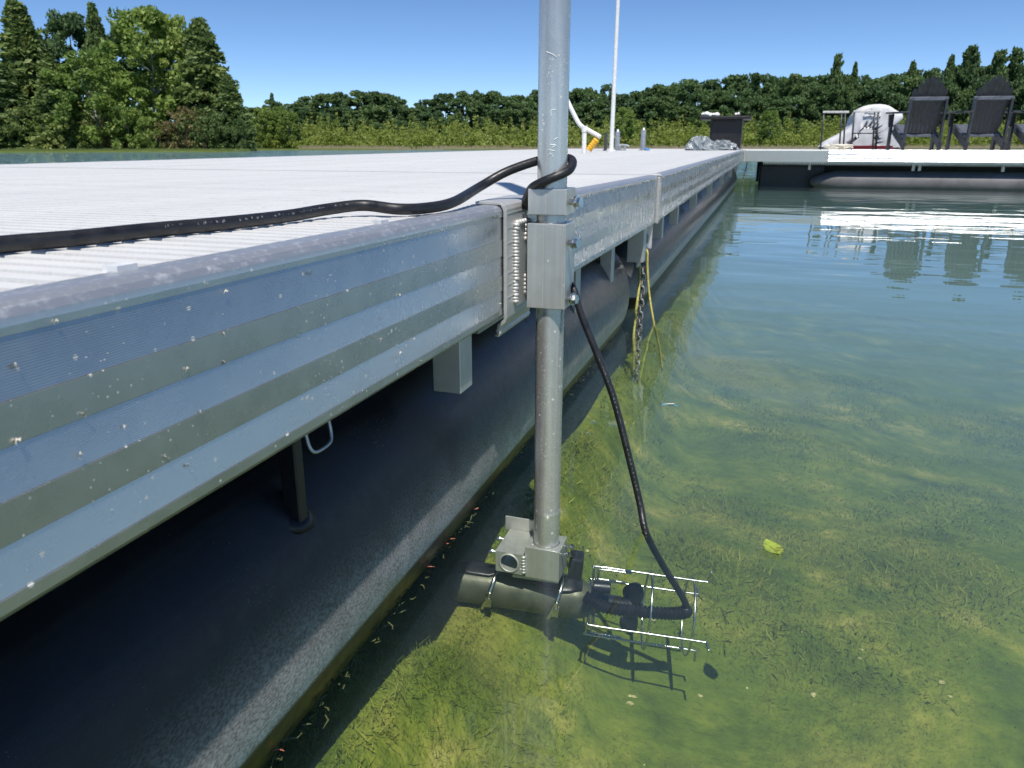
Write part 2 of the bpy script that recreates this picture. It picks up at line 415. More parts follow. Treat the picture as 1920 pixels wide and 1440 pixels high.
def lines(a, b, lo, hi, step, grow):
    L = list(np.arange(a, b, step)); s = step; x = b
    while x < hi: L.append(x); s = min(s*grow, 40); x += s
    L.append(hi); s = step; x = a-step
    while x > lo: L.insert(0, x); s = min(s*grow, 40); x -= s
    L.insert(0, lo); return np.array(L)
gx = lines(-1.2, 4.5, -900, 900, .06, 1.06); gy = lines(0, 5, -300, 1200, .06, 1.05)
X, Y = np.meshgrid(gx, gy); Z = height(X, Y); nx_, ny_ = len(gx), len(gy)
idx = np.arange(nx_*ny_).reshape(ny_, nx_)
Q = np.stack([idx[:-1, :-1], idx[:-1, 1:], idx[1:, 1:], idx[1:, :-1]], -1).reshape(-1, 4)
go = bulk('ground', np.stack([X.ravel(), Y.ravel(), Z.ravel()], 1), Q, 'ground'); struct(go)
go.data.polygons.foreach_set('use_smooth', [True]*len(go.data.polygons))
struct(link('water', box(-600, 600, -250, 700, -9, 0), 'water', base=(0, 0, 0)))

# underwater weed carpet near the dock
def blades(n, xr, yr, zoff, hmin, hmax, wd, zf=None, lean=.7):
    x = nrg.uniform(*xr, n); y = nrg.uniform(*yr, n); z = (height(x, y) if zf is None else zf(x, y))+zoff
    clump = .5+.5*np.sin(x*5.3+2*np.sin(y*3.1))*np.sin(y*6.7+1.5*np.sin(x*4.3))
    h = nrg.uniform(hmin, hmax, n)*(.25+1.5*clump); a = nrg.uniform(0, 2*np.pi, n); ln = nrg.normal(0, lean, n)*h; b = a+nrg.normal(0, 1, n)
    P0 = np.stack([x-np.cos(a)*wd, y-np.sin(a)*wd, z], 1); P1 = np.stack([x+np.cos(a)*wd, y+np.sin(a)*wd, z], 1)
    P2 = np.stack([x+np.cos(b)*ln, y+np.sin(b)*ln, z+h], 1)
    return np.stack([P0, P1, P2], 1).reshape(-1, 3), np.arange(3*n).reshape(-1, 3)
V1, Q1 = blades(230000, (-.7, 1.9), (.35, 2.3), -.003, .002, .013, .0010, None, 1.3)
V2, Q2 = blades(500, (-.6, 1.6), (.35, 2.0), -.01, .015, .045, .0006, None, 1.4)
V3, Q3 = blades(90000, (-.6, 4.2), (1.4, 4.6), -.004, .004, .018, .003, None, 1.3)
wo = bulk('lake_weed', np.vstack([V1, V2, V3]), np.vstack([Q1, Q2+len(V1), Q3+len(V1)+len(V2)]), 'weed'); struct(wo, 'stuff')
wo['label'] = 'short green weed covering the lake bed beside the dock'
gs = []
for k in range(45):
    x, y = nrg.uniform(-.45, .7), nrg.uniform(.45, 1.6); s = nrg.uniform(.002, .008)
    gs.append(blob((x, y, float(height(np.array(x), np.array(y)))+s*.1), (s, s*nrg.uniform(.5, 1), s*.5), 7, 4, .5, k))
plain('shell_pale', (.42, .38, .17), .7, 0, .3, 60)
po = link('pebbles', cat(*gs), 'shell_pale', base=(0, 0, 0)); struct(po, 'stuff'); po['label'] = 'pale pebbles and shells scattered on the lake bed'

# ---------------------------------------------------------------- dock sections
XF = -.385                      # outer face of the near rail
ZT = .540                       # rail top at the joint
BANDS = [(.019, .053), (.079, .108), (.134, .163)]
def rail_profile(pitch, amp):
    """(out, z) from the inner top edge, over the rounded cap, down the banded face, back up the inside"""
    P = [(-.034, -.004), (-.032, 0), (-.013, 0)]
    for a in (70, 45, 20): P.append((-.013+.013*math.cos(math.radians(a)), -.013+.013*math.sin(math.radians(a))))
    P += [(0, -.013), (0, -.0178), (-.0012, -.0184)]
    for z0, z1 in BANDS:
        n = max(2, round((z1-z0)/pitch)); st = (z1-z0)/n
        for k in range(n):
            z = -z0-k*st
            P += [(-.0010, z-.01*st), (amp*.55-.0010, z-.45*st), (amp-.0010, z-.80*st), (amp*.85-.0010, z-.93*st), (-.0010, z-.97*st)]
        P += [(0, -z1-.0006)]
        nz = {.053: .079, .108: .134, .163: .176}[z1]
        if nz < .17: P += [(0, -nz+.0006), (-.0012, -nz)]
    P += [(0, -.172), (-.003, -.176), (-.030, -.176), (-.030, -.170), (-.006, -.170), (-.008, -.006), (-.030, -.006)]
    return P
FINE = rail_profile(.0017, .00042); COARSE = rail_profile(.0058, .0030); MEDIUM = rail_profile(.0058, .0015)
def plank_geo(x0, x1, y0, wd, z, gap=.004, nr=4):
    """one deck plank: nr flat ribs with grooves between, running across the dock"""
    P = []; st = (wd-gap)/nr
    P.append((y0, -.028))
    for k in range(nr):
        a = y0+k*st; P += [(a, -.008), (a+.0015, 0), (a+st*.66, 0), (a+st*.66+.0015, -.009)]
        if k < nr-1: P.append((a+st-.0005, -.009))
    P += [(y0+wd-gap, -.009), (y0+wd-gap, -.028)]
    return extr(P, lambda u, v, s: (s, u, z+v), x0, x1)
def nz(y): return .0108*(2.915-y)
def low(g): return [np.array([x, y, z-nz(y)]) for x, y, z in g[0]], g[1]
def pontoon_geo(cx, cz, r, y0, y1, e0=.09, e1=.09, n=48):
    prof = [(r*.2, y0), (r*.62, y0+e0*.06), (r*.88, y0+e0*.3), (r*.97, y0+e0*.65), (r, y0+e0)]
    prof += [(r, y1-e1), (r*.985, y1-e1*.6), (r*.94, y1-e1*.25), (r*.86, y1-e1*.06), (r*.8, y1), (r*.2, y1+.0)]
    return lathe(prof, (cx, 0, cz), (0, 1, 0), n)

XL = -4.15
def dock_section(label, y0, y1, rot, fine, cat_='dock section'):
    base = np.array([0., y1 if y0 < 0 else y0, 0.])
    r = thing('dock_section', label, cat_, base, None, (rot, 0, 0))
    P = FINE if fine else MEDIUM
    link('side_rail', extr([(u, v) for u, v in P], lambda u, v, s: (XF+u, s, ZT+v), y0, y1), 'rail_alu' if fine else 'rail_alu', r)
    link('side_rail', extr([(u, v) for u, v in COARSE], lambda u, v, s: (XL-u, s, ZT+v), y1, y0), 'rail_alu', r)
    link('end_beam', box(XL+.04, XF-.04, y0+.004, y0+.04, ZT-.17, ZT-.085), 'dark_post', r)  # beams coloured dark to stand in for shade in the deck seam
    link('end_beam', box(XL+.04, XF-.04, y1-.04, y1-.004, ZT-.17, ZT-.085), 'dark_post', r)
    g0, g1 = .045, .045; wd = .108; n = int((y1-y0-g0-g1)/wd); wd = (y1-y0-g0-g1)/n; me = None
    for k in range(n):
        if me is None:
            o = link('deck_plank', plank_geo(XL+.036, XF-.036, y0+g0, wd, ZT-.001), 'deck_white', r); me = o
        else:
            c = me.copy(); col.objects.link(c); c.parent = r; c.location = (0, k*wd, nrg.normal(0, .0004))
    return r
near = dock_section('near aluminium dock section with white ribbed deck, cable lying across it', -.9, 2.915, -.0108, True)
farS = dock_section('longer aluminium dock section beyond the weld joint, reaching the chairs dock', 2.945, 13.0, .0018, False)
PCX, PCZ, PR = -.69, .11, .25
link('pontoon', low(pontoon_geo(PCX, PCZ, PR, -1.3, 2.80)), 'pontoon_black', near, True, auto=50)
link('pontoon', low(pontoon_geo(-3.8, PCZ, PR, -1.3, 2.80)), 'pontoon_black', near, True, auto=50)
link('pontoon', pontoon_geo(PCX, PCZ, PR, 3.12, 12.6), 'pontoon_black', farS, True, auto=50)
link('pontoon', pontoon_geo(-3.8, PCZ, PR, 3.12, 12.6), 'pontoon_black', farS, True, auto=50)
# pontoon hangers, U handle, block, channel under the near rail
link('pontoon_hanger', low(box(-.492, -.470, .650, .666, .20, .41)), 'black_plastic', near, bevel=.002)
link('hanger_foot', low(lathe([(.014, 0), (.026, .003), (.027, .007), (.016, .010)], (-.487, .658, .237), (.62, 0, .78), 20)), 'pontoon_black', near, True)
lp = smooth([(-.41, .582, .40), (-.405, .582, .372), (-.402, .583, .362), (-.400, .590, .3575), (-.400, .612, .3575), (-.402, .620, .362), (-.405, .623, .375), (-.41, .624, .40)], 4)
link('wire_handle', low(tube(lp, .0017, 8)), 'grey_post', near, True)
link('support_block', low(box(-.447, -.402, .975, 1.023, .295, .41)), 'hanger_alu', near, bevel=.0015)
ch = [(-.02, .012), (-.02, -.014), (.02, -.014), (.02, .012), (.017, .012), (.017, -.011), (-.017, -.011), (-.017, .012)]
link('cross_channel', low(extr(ch, lambda u, v, s: (-.452+u, s, .362+v), 1.13, 1.75)), 'hanger_alu', near)
for k, yy in enumerate((1.95, 2.45)):
    link('pontoon_hanger', box(-.50, -.46, yy, yy+.05, .20, .385), 'hanger_alu', near, bevel=.002)
link('joint_hanger', box(-.46, -.40, 2.74, 2.80, .235, .385), 'hanger_alu', near, bevel=.002)
for yy in (3.35, 3.95, 5.0, 6.4, 8.0, 9.8, 11.6):
    link('pontoon_hanger', box(-.455, -.412, yy, yy+.045, .255, .385), 'hanger_alu', farS, bevel=.002)
# weld joint strip between the two sections
g = [box(XF-.002, XF+.009, 2.903, 2.955, ZT-.178, ZT-.006), box(XF-.03, XF+.009, 2.903, 2.955, ZT-.006, ZT+.004)]
jn = link('joint_strip', cat(*g), 'weld_alu', farS, bevel=.003)
bx_ = []
for k in range(24): bx_.append(blob((XF+.009, 2.93+nrg.normal(0, .003), ZT-.004-k*.0072), (.004, .012, .005), 7, 4))
link('weld_bead', cat(*bx_), 'weld_alu', jn, True)
# clear shim tags at the deck edge
for (u, v) in ((165, 533), (690, 430)):
    p = onz(u, v, .556); link('edge_clip', box(-.425, -.412, p[1]-.012, p[1]+.006, ZT-.003, ZT+.004), 'tag_clear', near)

# ---------------------------------------------------------------- pole, bracket, collar
PX, PY = -.330, 1.211; PRD = .0242
pole = link('pole', cat(cyl((PX, PY, -.11), (PX, PY, 2.36), PRD, n=40)), 'pole_alu', base=(PX, PY, -.11), smooth=True, auto=40)
tag(pole, 'tall round aluminium pole standing through the bracket into the water', 'pole')
EC = np.array([math.sin(YAW), -math.cos(YAW)])   # towards the viewer
def on_pole(u, v):
    p = onr(u, v, 1.232); q = np.array([p[0]-PX, p[1]-PY]); q = q/np.linalg.norm(q)*(PRD+.0002); return np.array([PX+q[0], PY+q[1], p[2]])
for st in [[(1034, 218), (1034, 207), (1042, 206)], [(1032, 271), (1041, 272), (1036, 277)], [(1030, 281), (1040, 283)], [(1029, 292), (1033, 288), (1037, 295)], [(1024, 97), (1034, 101), (1043, 107)], [(1039, 262), (1045, 258)]]:
    link('scratch_mark', tube(smooth([on_pole(*q) for q in st], 4), .0007, 5), 'mark_white', pole)

br = thing('pole_bracket', 'welded aluminium pole bracket hooked over the dock rail with square sleeve', 'bracket', (XF, 1.17, .35))
zt = ZT+.0108*(2.915-1.17)      # rail top here
hk = [(-.045, .001), (-.045, .0055), (-.012, .0055), (-.004, .0045), (.0035, .0005), (.0065, -.006), (.0065, -.178), (.004, -.186), (-.004, -.192), (-.006, -.200), (-.004, -.204), (-.007, -.210), (-.014, -.210), (-.014, -.207), (-.010, -.206), (-.012, -.201), (-.010, -.196), (-.010, -.190), (.0012, -.180), (.0012, -.008), (-.003, .0005), (-.010, .001)]
link('hook_plate', extr(hk, lambda u, v, s: (XF+u, s, zt+v), 1.122, 1.29), 'plate_alu', br, bevel=.0008)
e_ = []
for zz in (.012, .034, .058, .080, .105, .124, .145): e_.append(box(XF+.0062, XF+.0072, 1.1285, 1.288, zt-zz-.0009, zt-zz+.0009))
link('groove_line', cat(*e_), 'weld_alu', br)
# welded upright plate and weld beads
link('weld_plate', box(XF+.0066, XF+.0125, 1.165, 1.245, zt-.165, zt-.030), 'plate_alu', br, bevel=.001)
def bead(x, y, z0, z1, n, r, parent, nd=(1, -1, 0)):
    g = []; nd = np.asarray(nd, float)/np.linalg.norm(nd)
    for k in range(n):
        z = z0+(z1-z0)*(k+.5)/n
        V, Fc = blob((x+nrg.normal(0, .0006), y, z), (r, r, r*.72), 10, 6)
        g.append((V, Fc))
    return link('weld_bead', cat(*g), 'weld_alu', parent, True)
bead(XF+.0085, 1.163, zt-.030, zt-.160, 24, .0062, br)
bead(XF+.0125, 1.205, zt-.034, zt-.062, 4, .0075, br)
bead(XF+.0130, 1.205, zt-.118, zt-.152, 5, .0072, br)
bx2 = []
for k in range(5): bx2.append(blob((XF+.009+k*.001, 1.17+k*.011, zt-.030), (.006, .006, .005), 8, 5))
link('weld_bead', cat(*bx2), 'weld_alu', br, True)
def sleeve(x0, x1, y0, y1, z0, z1, tk, n=28):
    """square tube with a round bore"""
    cx, cy = PX, PY; V = []; Fc = []
    sq = []
    for k in range(n):
        a = 2*math.pi*(k+.5)/n; c, s = math.cos(a), math.sin(a); m = max(abs(c), abs(s)); xx = (x0+x1)/2+c/m*(x1-x0)/2; yy = (y0+y1)/2+s/m*(y1-y0)/2
        sq.append((xx, yy, cx+c*(PRD+.0008), cy+s*(PRD+.0008)))
    for z in (z0, z1):
        for q in sq: V.append((q[0], q[1], z))
        for q in sq: V.append((q[2], q[3], z))
    N = 2*n
    for k in range(n):
        j = (k+1) % n
        Fc += [(k, j, N+j, N+k), (n+j, n+k, N+n+k, N+n+j), (N+k, N+j, N+n+j, N+n+k), (j, k, n+k, n+j)]
    return V, Fc
link('sleeve', sleeve(PX-.0325, PX+.0325, PY-.031, PY+.031, .388, .5275, .004), 'sleeve_alu', br, bevel=.0012)
for zz in (.3885, .3895): pass
link('extrusion_ridge', cat(box(PX-.006, PX-.0045, PY-.0318, PY-.0308, .390, .5255), box(PX+.027, PX+.0285, PY-.0318, PY-.0308, .390, .5255)), 'weld_alu', br)
hexbolt(br, (PX+.0325, PY-.014, .497), (1, -.3, 0), .010, .0085, .009)
hexbolt(br, (PX+.0325, PY-.014, .405), (1, -.3, 0), .010, .0085, .009)
uc = thing('pole_collar', 'short square aluminium clamp collar on the pole above the bracket', 'clamp', (PX, PY, .541))
link('collar', sleeve(PX-.0315, PX+.0325, PY-.031, PY+.031, .541, .582, .004), 'sleeve_alu', uc, bevel=.0012)
link('extrusion_ridge', cat(box(PX-.003, PX-.0015, PY-.0318, PY-.0308, .543, .580), box(PX+.0275, PX+.029, PY-.0318, PY-.0308, .543, .580)), 'weld_alu', uc)
hexbolt(uc, (PX+.0325, PY-.014, .5615), (1, -.3, 0), .013, .0085, .009)

# ---------------------------------------------------------------- power cable
def deck_z(y): return ZT+.0108*(2.915-y)
def on_deck(u, v, h=.0075):
    p = onz(u, v, .563)
    for _ in range(4): p = onz(u, v, deck_z(p[1])+h)
    return p
CR = .0072
cp = [on_deck(-420, 505), on_deck(-200, 482), on_deck(0, 459), on_deck(150, 446), on_deck(280, 432), on_deck(420, 419), on_deck(540, 405), on_deck(610, 393, .010), on_deck(680, 385, .013), on_deck(745, 392, .009), on_deck(800, 390, .008), on_deck(850, 379, .012)]
cp += [onr(900, 350, 1.215), onr(950, 322, 1.245), onr(1003, 303, 1.27)]
def rp(fr, fc, v, R=1.25, rad=.0320):
    z = onr(1036, v, R)[2]; q = np.array([PX, PY])+rad*(RGT*fr+EC*fc); return np.array([q[0], q[1], z])
cp += [rp(0, -1, 297, 1.28), rp(.8, -.65, 297, 1.27), rp(1.02, -.1, 304), rp(.8, .62, 318), rp(.2, 1, 330, 1.22), rp(-.5, .92, 341, 1.22), rp(-1.0, .45, 352, 1.23), rp(-1.2, .0, 366, 1.24), rp(-1.28, -.35, 384, 1.26)]
cp += [np.array([PX-.030, PY+.044, .535]), np.array([PX-.018, PY+.046, .48]), np.array([PX-.002, PY+.044, .44]), onr(1074, 540, 1.262), onr(1090, 590, 1.25), onr(1118, 660, 1.235), onr(1150, 745, 1.22), onr(1180, 860, 1.205), onr(1200, 945, 1.196), onz(1211, 998, 0), onr(1240, 1055, 1.195), onr(1268, 1100, 1.20), onr(1284, 1128, 1.205), onr(1287, 1146, 1.21)]
pc = smooth(cp, 6); rr = np.full(len(pc), CR); i0 = 26*6; rr[i0:] = .0062
cable = link('power_cable', tube(pc, rr, 14), 'cable_rubber', smooth=True, base=pc[len(pc)//3])
tag(cable, 'black rubber power cable running over the deck, around the pole and into the water', 'cable')
pr = []
def cable_pt(i, off, up):
    p = pc[i]; d = pc[i+1]-p; d /= np.linalg.norm(d); n = CAM-p; n -= d*(n@d); n /= np.linalg.norm(n); s = np.cross(d, n); s *= np.sign(s[2]) if abs(s[2]) > 1e-6 else 1
    q = n*math.cos(up)+s*math.sin(up); return p+d*off+q*(rr[i]+.0002), d, np.cross(q, d), q
for i in range(24, 46):
    for off in (0, .008, .016):
        if rnd.random() < .35: continue
        p, d, s, q = cable_pt(i, off, .35)
        for k in range(rnd.choice((1, 2, 2))):
            pr.append(obox(p+d*k*.0022+s*rnd.uniform(-.0008, .0008), d*rnd.choice((.0003, .0008)), s*rnd.choice((.0003, .0011)), q*.0001))
for i in range(175, len(pc)-26):
    for off in (0, .008, .016, .024):
        p, d, s, q = cable_pt(i, off, .1)
        for k in range(rnd.choice((1, 2))): pr.append(obox(p+d*k*.0022+s*rnd.uniform(-.0008, .0008), d*rnd.choice((.0004, .0009)), s*rnd.choice((.0003, .001)), q*.0001))
link('printed_lettering', cat(*pr), 'print_white', cable)

# ---------------------------------------------------------------- underwater clamp and thruster motor
uw = thing('underwater_clamp', 'submerged aluminium clamp with square tube at the foot of the pole', 'clamp', (PX, PY, -.13))
link('pole_socket', sleeve(PX-.033, PX+.033, PY-.031, PY+.031, -.130, -.066, .004), 'sleeve_alu', uw, bevel=.0012)
tzc = -.103
n = 28; V = []; Fc = []
for yy in (PY-.036, PY+.052):
    for k in range(n):
        a = 2*math.pi*(k+.5)/n; c, s = math.cos(a), math.sin(a); m = max(abs(c), abs(s)); V.append((PX-.0625+c/m*.0275, yy, tzc+s/m*.022))
    for k in range(n): a = 2*math.pi*(k+.5)/n; V.append((PX-.0625+math.cos(a)*.0195, yy, tzc+math.sin(a)*.0175))
for k in range(n):
    j = (k+1) % n; N = 2*n; Fc += [(k, N+k, N+j, j), (n+k, n+j, N+n+j, N+n+k), (k, j, n+j, n+k), (N+j, N+k, N+n+k, N+n+j)]
link('square_tube', (V, Fc), 'sleeve_alu', uw, bevel=.001)
link('bore_ring', ring((PX-.0625, PY-.0365, tzc), (0, 1, 0), .0182, .0018), 'weld_alu', uw, True)
link('end_plate', box(PX-.100, PX-.01, PY+.0525, PY+.056, -.085, -.055), 'plate_alu', uw, bevel=.001)
bead(PX-.0345, PY-.034, -.084, -.122, 6, .0045, uw)
for yy, zz in ((PY-.012, -.080), (PY+.018, -.080)): hexbolt(uw, (PX+.033, yy, zz), (1, -.2, .15), .012, .005, .006)
for yy, zz in ((PY-.015, -.098), (PY+.030, -.095)): hexbolt(uw, (PX-.090, yy, zz), (-1, -.2, .2), .012, .005, .006)

A0 = onr(850, 1089, 1.30); A1 = onr(1322, 1158, 1.235); AX = (A1-A0)/np.linalg.norm(A1-A0); AL = np.linalg.norm(A1-A0)
au = np.cross(AX, (0, 0, 1)); au /= np.linalg.norm(au); av = np.cross(au, AX)   # au: to the viewer side (-), av: up
def ax(s, a=0, r=0): return A0+AX*s*AL+r*(av*math.cos(a)+au*math.sin(a))
mo = thing('thruster_motor', 'submerged grey and black propeller motor clamped under the pole, inside wire guard', 'motor', ax(.3))
rm = .038
link('motor_body', lathe([(.012, -.004), (rm*.8, -.002), (rm*.96, .006), (rm, .015), (rm, .245), (rm*.93, .262), (rm*.6, .285), (.012, .30)], A0, AX, 36), 'motor_grey', mo, True, auto=35)
n = 20; V = []; Fc = []
for i, s in enumerate(np.linspace(.004, .255, 12)):     # black half shell on the upper side with a waved lower edge
    half = .55+.30*math.sin(i*.75+1.2)*(i > 3)
    for k in range(n+1):
        a = -1.5+(half+1.5)*k/n; rad = rm+.004 if 0 < i < 11 else rm+.0002
        V.append(A0+AX*s+rad*(av*math.cos(a)+au*math.sin(a)))
for i in range(11):
    for k in range(n): b_ = i*(n+1)+k; Fc.append((b_, b_+n+1, b_+n+2, b_+1))
sh = link('shell', (V, Fc), 'black_plastic', mo, True); m = sh.modifiers.new('solid', 'SOLIDIFY'); m.thickness = .003; m.offset = 0
for s, r_ in ((.075, rm+.0055), (.205, rm+.0055)):
    P = [A0+AX*(s+.012*math.cos(a))+r_*(av*math.cos(a)+au*math.sin(a)) for a in np.linspace(0, 2*math.pi, 40, endpoint=False)]
    d = link('band_clamp', tube(P, .0042, 6, closed=True), 'steel', mo, True)
    q = A0+AX*(s+.004)+au*(r_+.003)-av*.004
    link('clamp_screw', cat(obox(q, AX*.006, au*.005, av*.009), cyl(q+av*.008, q+av*.02, .004, n=8)), 'steel', d)
link('mount_block', obox(ax(.48, 0, rm+.018)-au*.02, AX*.014, au*.02, av*.030), 'black_plastic', mo, bevel=.004)
link('mount_plate', obox(ax(.33, 0, rm+.006), AX*.045, au*.02, av*.003), 'plate_alu', mo)
link('hub', lathe([(.030, .255), (.027, .275), (.018, .295), (.016, .36), (.010, .375)], A0, AX, 24), 'black_plastic', mo, True, auto=40)
st = onr(1112, 1100, 1.24); en = onr(1145, 1103, 1.235)
rs = []; PP = []
for k in range(13): f = k/12; PP.append(st*(1-f)+en*f); rs.append(.0105 if k % 2 else .0125)
link('stub_hose', tube(PP, rs, 14), 'black_plastic', mo, True)
c0 = smooth([onr(1096, 1118, 1.22), onr(1130, 1137, 1.205), onr(1190, 1146, 1.20), onr(1250, 1150, 1.203), onr(1284, 1149, 1.21)], 16)
rs = [.0125 if k % 2 else .0098 for k in range(len(c0))]
link('corrugated_conduit', tube(c0, rs, 14), 'black_plastic', mo, True, auto=60)
link('conduit_boot', blob(onr(1286, 1146, 1.21), (.013, .013, .014), 12, 8), 'black_plastic', mo, True)
def blade(ang, s, L, wd):
    V = []; Fc = []; m_ = 9
    d = av*math.cos(ang)+au*math.sin(ang); sd = np.cross(AX, d)
    for i in range(m_+1):
        f = i/m_; r_ = .012+L*f; wdt = wd*math.sin(math.pi*min(1, .18+.82*f**.8))**.6+.002; tw = .9-.5*f
        for k in (-1, -.33, .33, 1):
            V.append(A0+AX*(s*AL+k*wdt*math.cos(tw)+.012*f)+d*r_+sd*k*wdt*math.sin(tw))
    for i in range(m_):
        for k in range(3): b_ = i*4+k; Fc.append((b_, b_+1, b_+5, b_+4))
    o = link('propeller_blade', (V, Fc), 'black_plastic', mo, True); mm = o.modifiers.new('solid', 'SOLIDIFY'); mm.thickness = .003
for a in (.15, math.pi-.1): blade(a, .70, .048, .021)
RG = .078; WR = .0023
rods = []
for a in (0, math.pi/2, math.pi, -math.pi/2):
    s0, s1 = .555, .985
    P = [ax(s0, a, .030), ax(s0-.004, a, RG-.008), ax(s0+.008, a, RG), ax(.78, a, RG), ax(s1-.012, a, RG), ax(s1+.002, a, RG+.004), ax(s1+.006, a, RG+.024)]
    rods.append(link('guard_rod', tube(smooth(P, 5), WR, 8), 'wire_steel', mo, True))
    P2 = [p+AX*.0075+(np.cross(AX, av*math.cos(a)+au*math.sin(a)))*.004 for p in (ax(s0, a, .034), ax(s0, a, RG-.010), ax(s0+.01, a, RG-.003), ax(.68, a, RG-.002))]
    link('guard_rod', tube(smooth(P2, 5), WR*.9, 8), 'wire_steel', mo, True)
for s in (.775, .935):
    link('guard_ring', ring(ax(s), AX, RG-.004, WR, 44, 8), 'wire_steel', mo, True)
# ---------------------------------------------------------------- mooring chain, yellow rope and bracket at the joint
hb = thing('chain_bracket', 'white aluminium chain plate hanging below the rail at the weld joint', 'bracket', (-.43, 2.85, .26))
link('plate', obox((-.405, 2.868, .325), (.016, .004, 0), (0, .003, 0), (0, 0, .052)), 'weld_alu', hb, bevel=.0015)
link('back_plate', obox((-.424, 2.80, .30), (.004, 0, 0), (0, .035, 0), (0, 0, .085)), 'hanger_alu', hb, bevel=.0015)
hexbolt(hb, (-.405, 2.864, .285), (.2, -1, 0), .004, .005, .006)
def chain(name, label, p0, p1, n, r, wr, ph=0):
    p0, p1 = np.asarray(p0, float), np.asarray(p1, float); d = (p1-p0)/n; dn = d/np.linalg.norm(d); u, v = frame_of(dn); L = np.linalg.norm(d)
    root = thing(name, label, 'chain', p1); src = {}
    for k in range(n):
        c = p0+d*(k+.5); s = u if k % 2 else v; P = []
        for j in range(14):
            a = 2*math.pi*j/14; P.append(dn*math.cos(a)*(L*.5+wr*1.6)+s*math.sin(a)*r)
        if k % 2 in src: o = src[k % 2].copy(); col.objects.link(o); o.parent = root; o.location = c-p1
        else:
            o = link('chain_link', tube(np.array(P)+p1, wr, 6, closed=True), 'chain_steel', root, True); o.location = c-p1; src[k % 2] = o
    return root
chain('mooring_chain', 'galvanised chain hanging into the water beside the yellow rope', (-.412, 2.852, .325), (-.420, 2.845, -.42), 30, .0105, .0036)
rope = smooth([(-.405, 2.84, .27), (-.420, 2.835, .262), (-.428, 2.83, .235), (-.424, 2.83, .20), (-.420, 2.82, .14), (-.424, 2.80, .05), onz(1191, 603, 0), (-.427, 2.79, -.06), (-.425, 2.80, -.13), (-.424, 2.81, -.20)], 6)
tag(link('yellow_rope', tube(rope, .0048, 8), 'yellow_rope', smooth=True), 'yellow rope strand hanging left of the chain into the water', 'rope')
rope = smooth([(-.405, 2.842, .272), (-.398, 2.835, .26), (-.394, 2.832, .20), (-.380, 2.825, .10), onz(1226, 606, 0), (-.345, 2.83, -.05), (-.33, 2.85, -.12), (-.32, 2.87, -.20)], 6)
tag(link('yellow_rope', tube(rope, .0042, 8), 'yellow_rope', smooth=True), 'yellow rope strand right of the chain, trailing off under water', 'rope')

# ---------------------------------------------------------------- small things on the rail and on the water
FLY = [(422, 545), (419.5, 625), (421, 679), (232, 799), (375, 770), (155, 776), (30, 684), (30, 826), (104, 601), (581, 510), (559, 576), (748, 552), (717, 596), (701, 632), (714, 635), (776, 635), (750, 660), (741, 670), (788, 677), (937, 569), (311, 857), (352, 871), (150, 851), (640, 700), (350, 690)]
mk = None
for k, (u, v) in enumerate(FLY):
    p = onx(u, v, XF+.0008)
    if mk is None:
        g = cat(tube(smooth([(0, 0, .0036), (.0006, .0002, .001), (.0004, 0, -.002), (0, 0, -.0045)], 4), [.0006]*4+[.0011]*4+[.0008]*4+[.0004], 7),
                ([(0, 0, .002), (.0045, .001, .003), (.0035, .002, -.001)], [(0, 1, 2)]), ([(0, 0, .002), (.003, -.002, -.0005), (.0008, -.002, -.004)], [(0, 1, 2)]),
                tube([(0, 0, -.0045), (.001, .001, -.008)], .00018, 4), tube([(0, 0, -.0045), (.0012, -.001, -.0075)], .00018, 4))
        mk = link('dead_mayfly', g, 'mayfly_pale', base=(0, 0, 0)); o = mk
    else: o = mk.copy(); col.objects.link(o)
    o.location = p; o.rotation_euler = (nrg.uniform(-1.2, 1.2), nrg.uniform(-.3, .3), nrg.uniform(-.8, .8)); s = nrg.uniform(.32, .52); o.scale = (s, s, s)
    tag(o, 'tiny pale dried mayfly stuck on the ribbed side rail', 'insect', 'dried mayflies on the near rail')
SEED = [(970, 846), (952, 873), (888, 954), (845, 1011), (833, 1018), (806, 1063), (797, 1053), (801, 1057), (519, 1406)]
mk = None
for k, (u, v) in enumerate(SEED):
    p = onz(u, v, .004)
    if mk is None:
        g = []
        for sgn in (-1, 1):
            g.append(blob((sgn*.003, 0, .0012), (.003, .0022, .0016), 7, 4))
            g.append(([(sgn*.004, -.001, .001), (sgn*.009, -.009, .003), (sgn*.013, -.012, .0035), (sgn*.013, -.007, .003), (sgn*.006, .001, .0015)], [(0, 1, 2, 3, 4)]))
        mk = link('maple_seed', cat(*g), 'seed_pink', base=(0, 0, 0)); o = mk
    else: o = mk.copy(); col.objects.link(o)
    o.location = p; o.rotation_euler = (nrg.uniform(-.3, .3), nrg.uniform(-.4, .4), nrg.uniform(0, 6.3)); o.scale = (.55,)*3
    tag(o, 'pink winged maple seed floating along the black pontoon', 'seed', 'maple seeds along the pontoon')
p = onz(1448, 1028, .003); V = []; Fc = []; m_ = 10
for i in range(m_+1):
    f = i/m_; wd = .019*math.sin(math.pi*f**.8)**.8; x = -.028+.056*f
    V += [(x, -wd, .002+.004*f*f), (x, 0, -.0005+.004*f*f), (x, wd, .003+.004*f*f)]
for i in range(m_): b_ = 3*i; Fc += [(b_, b_+3, b_+4, b_+1), (b_+1, b_+4, b_+5, b_+2)]
lf = thing('floating_leaf', 'single yellow green leaf floating on the water right of the wire guard', 'leaf', p); lf.rotation_euler = (0, 0, math.radians(118)); lf.scale = (.82,)*3
def local(g): return ([np.asarray(v)+p for v in g[0]], g[1])
bl = link('blade', local((V, Fc)), 'leaf_floating', lf, True)
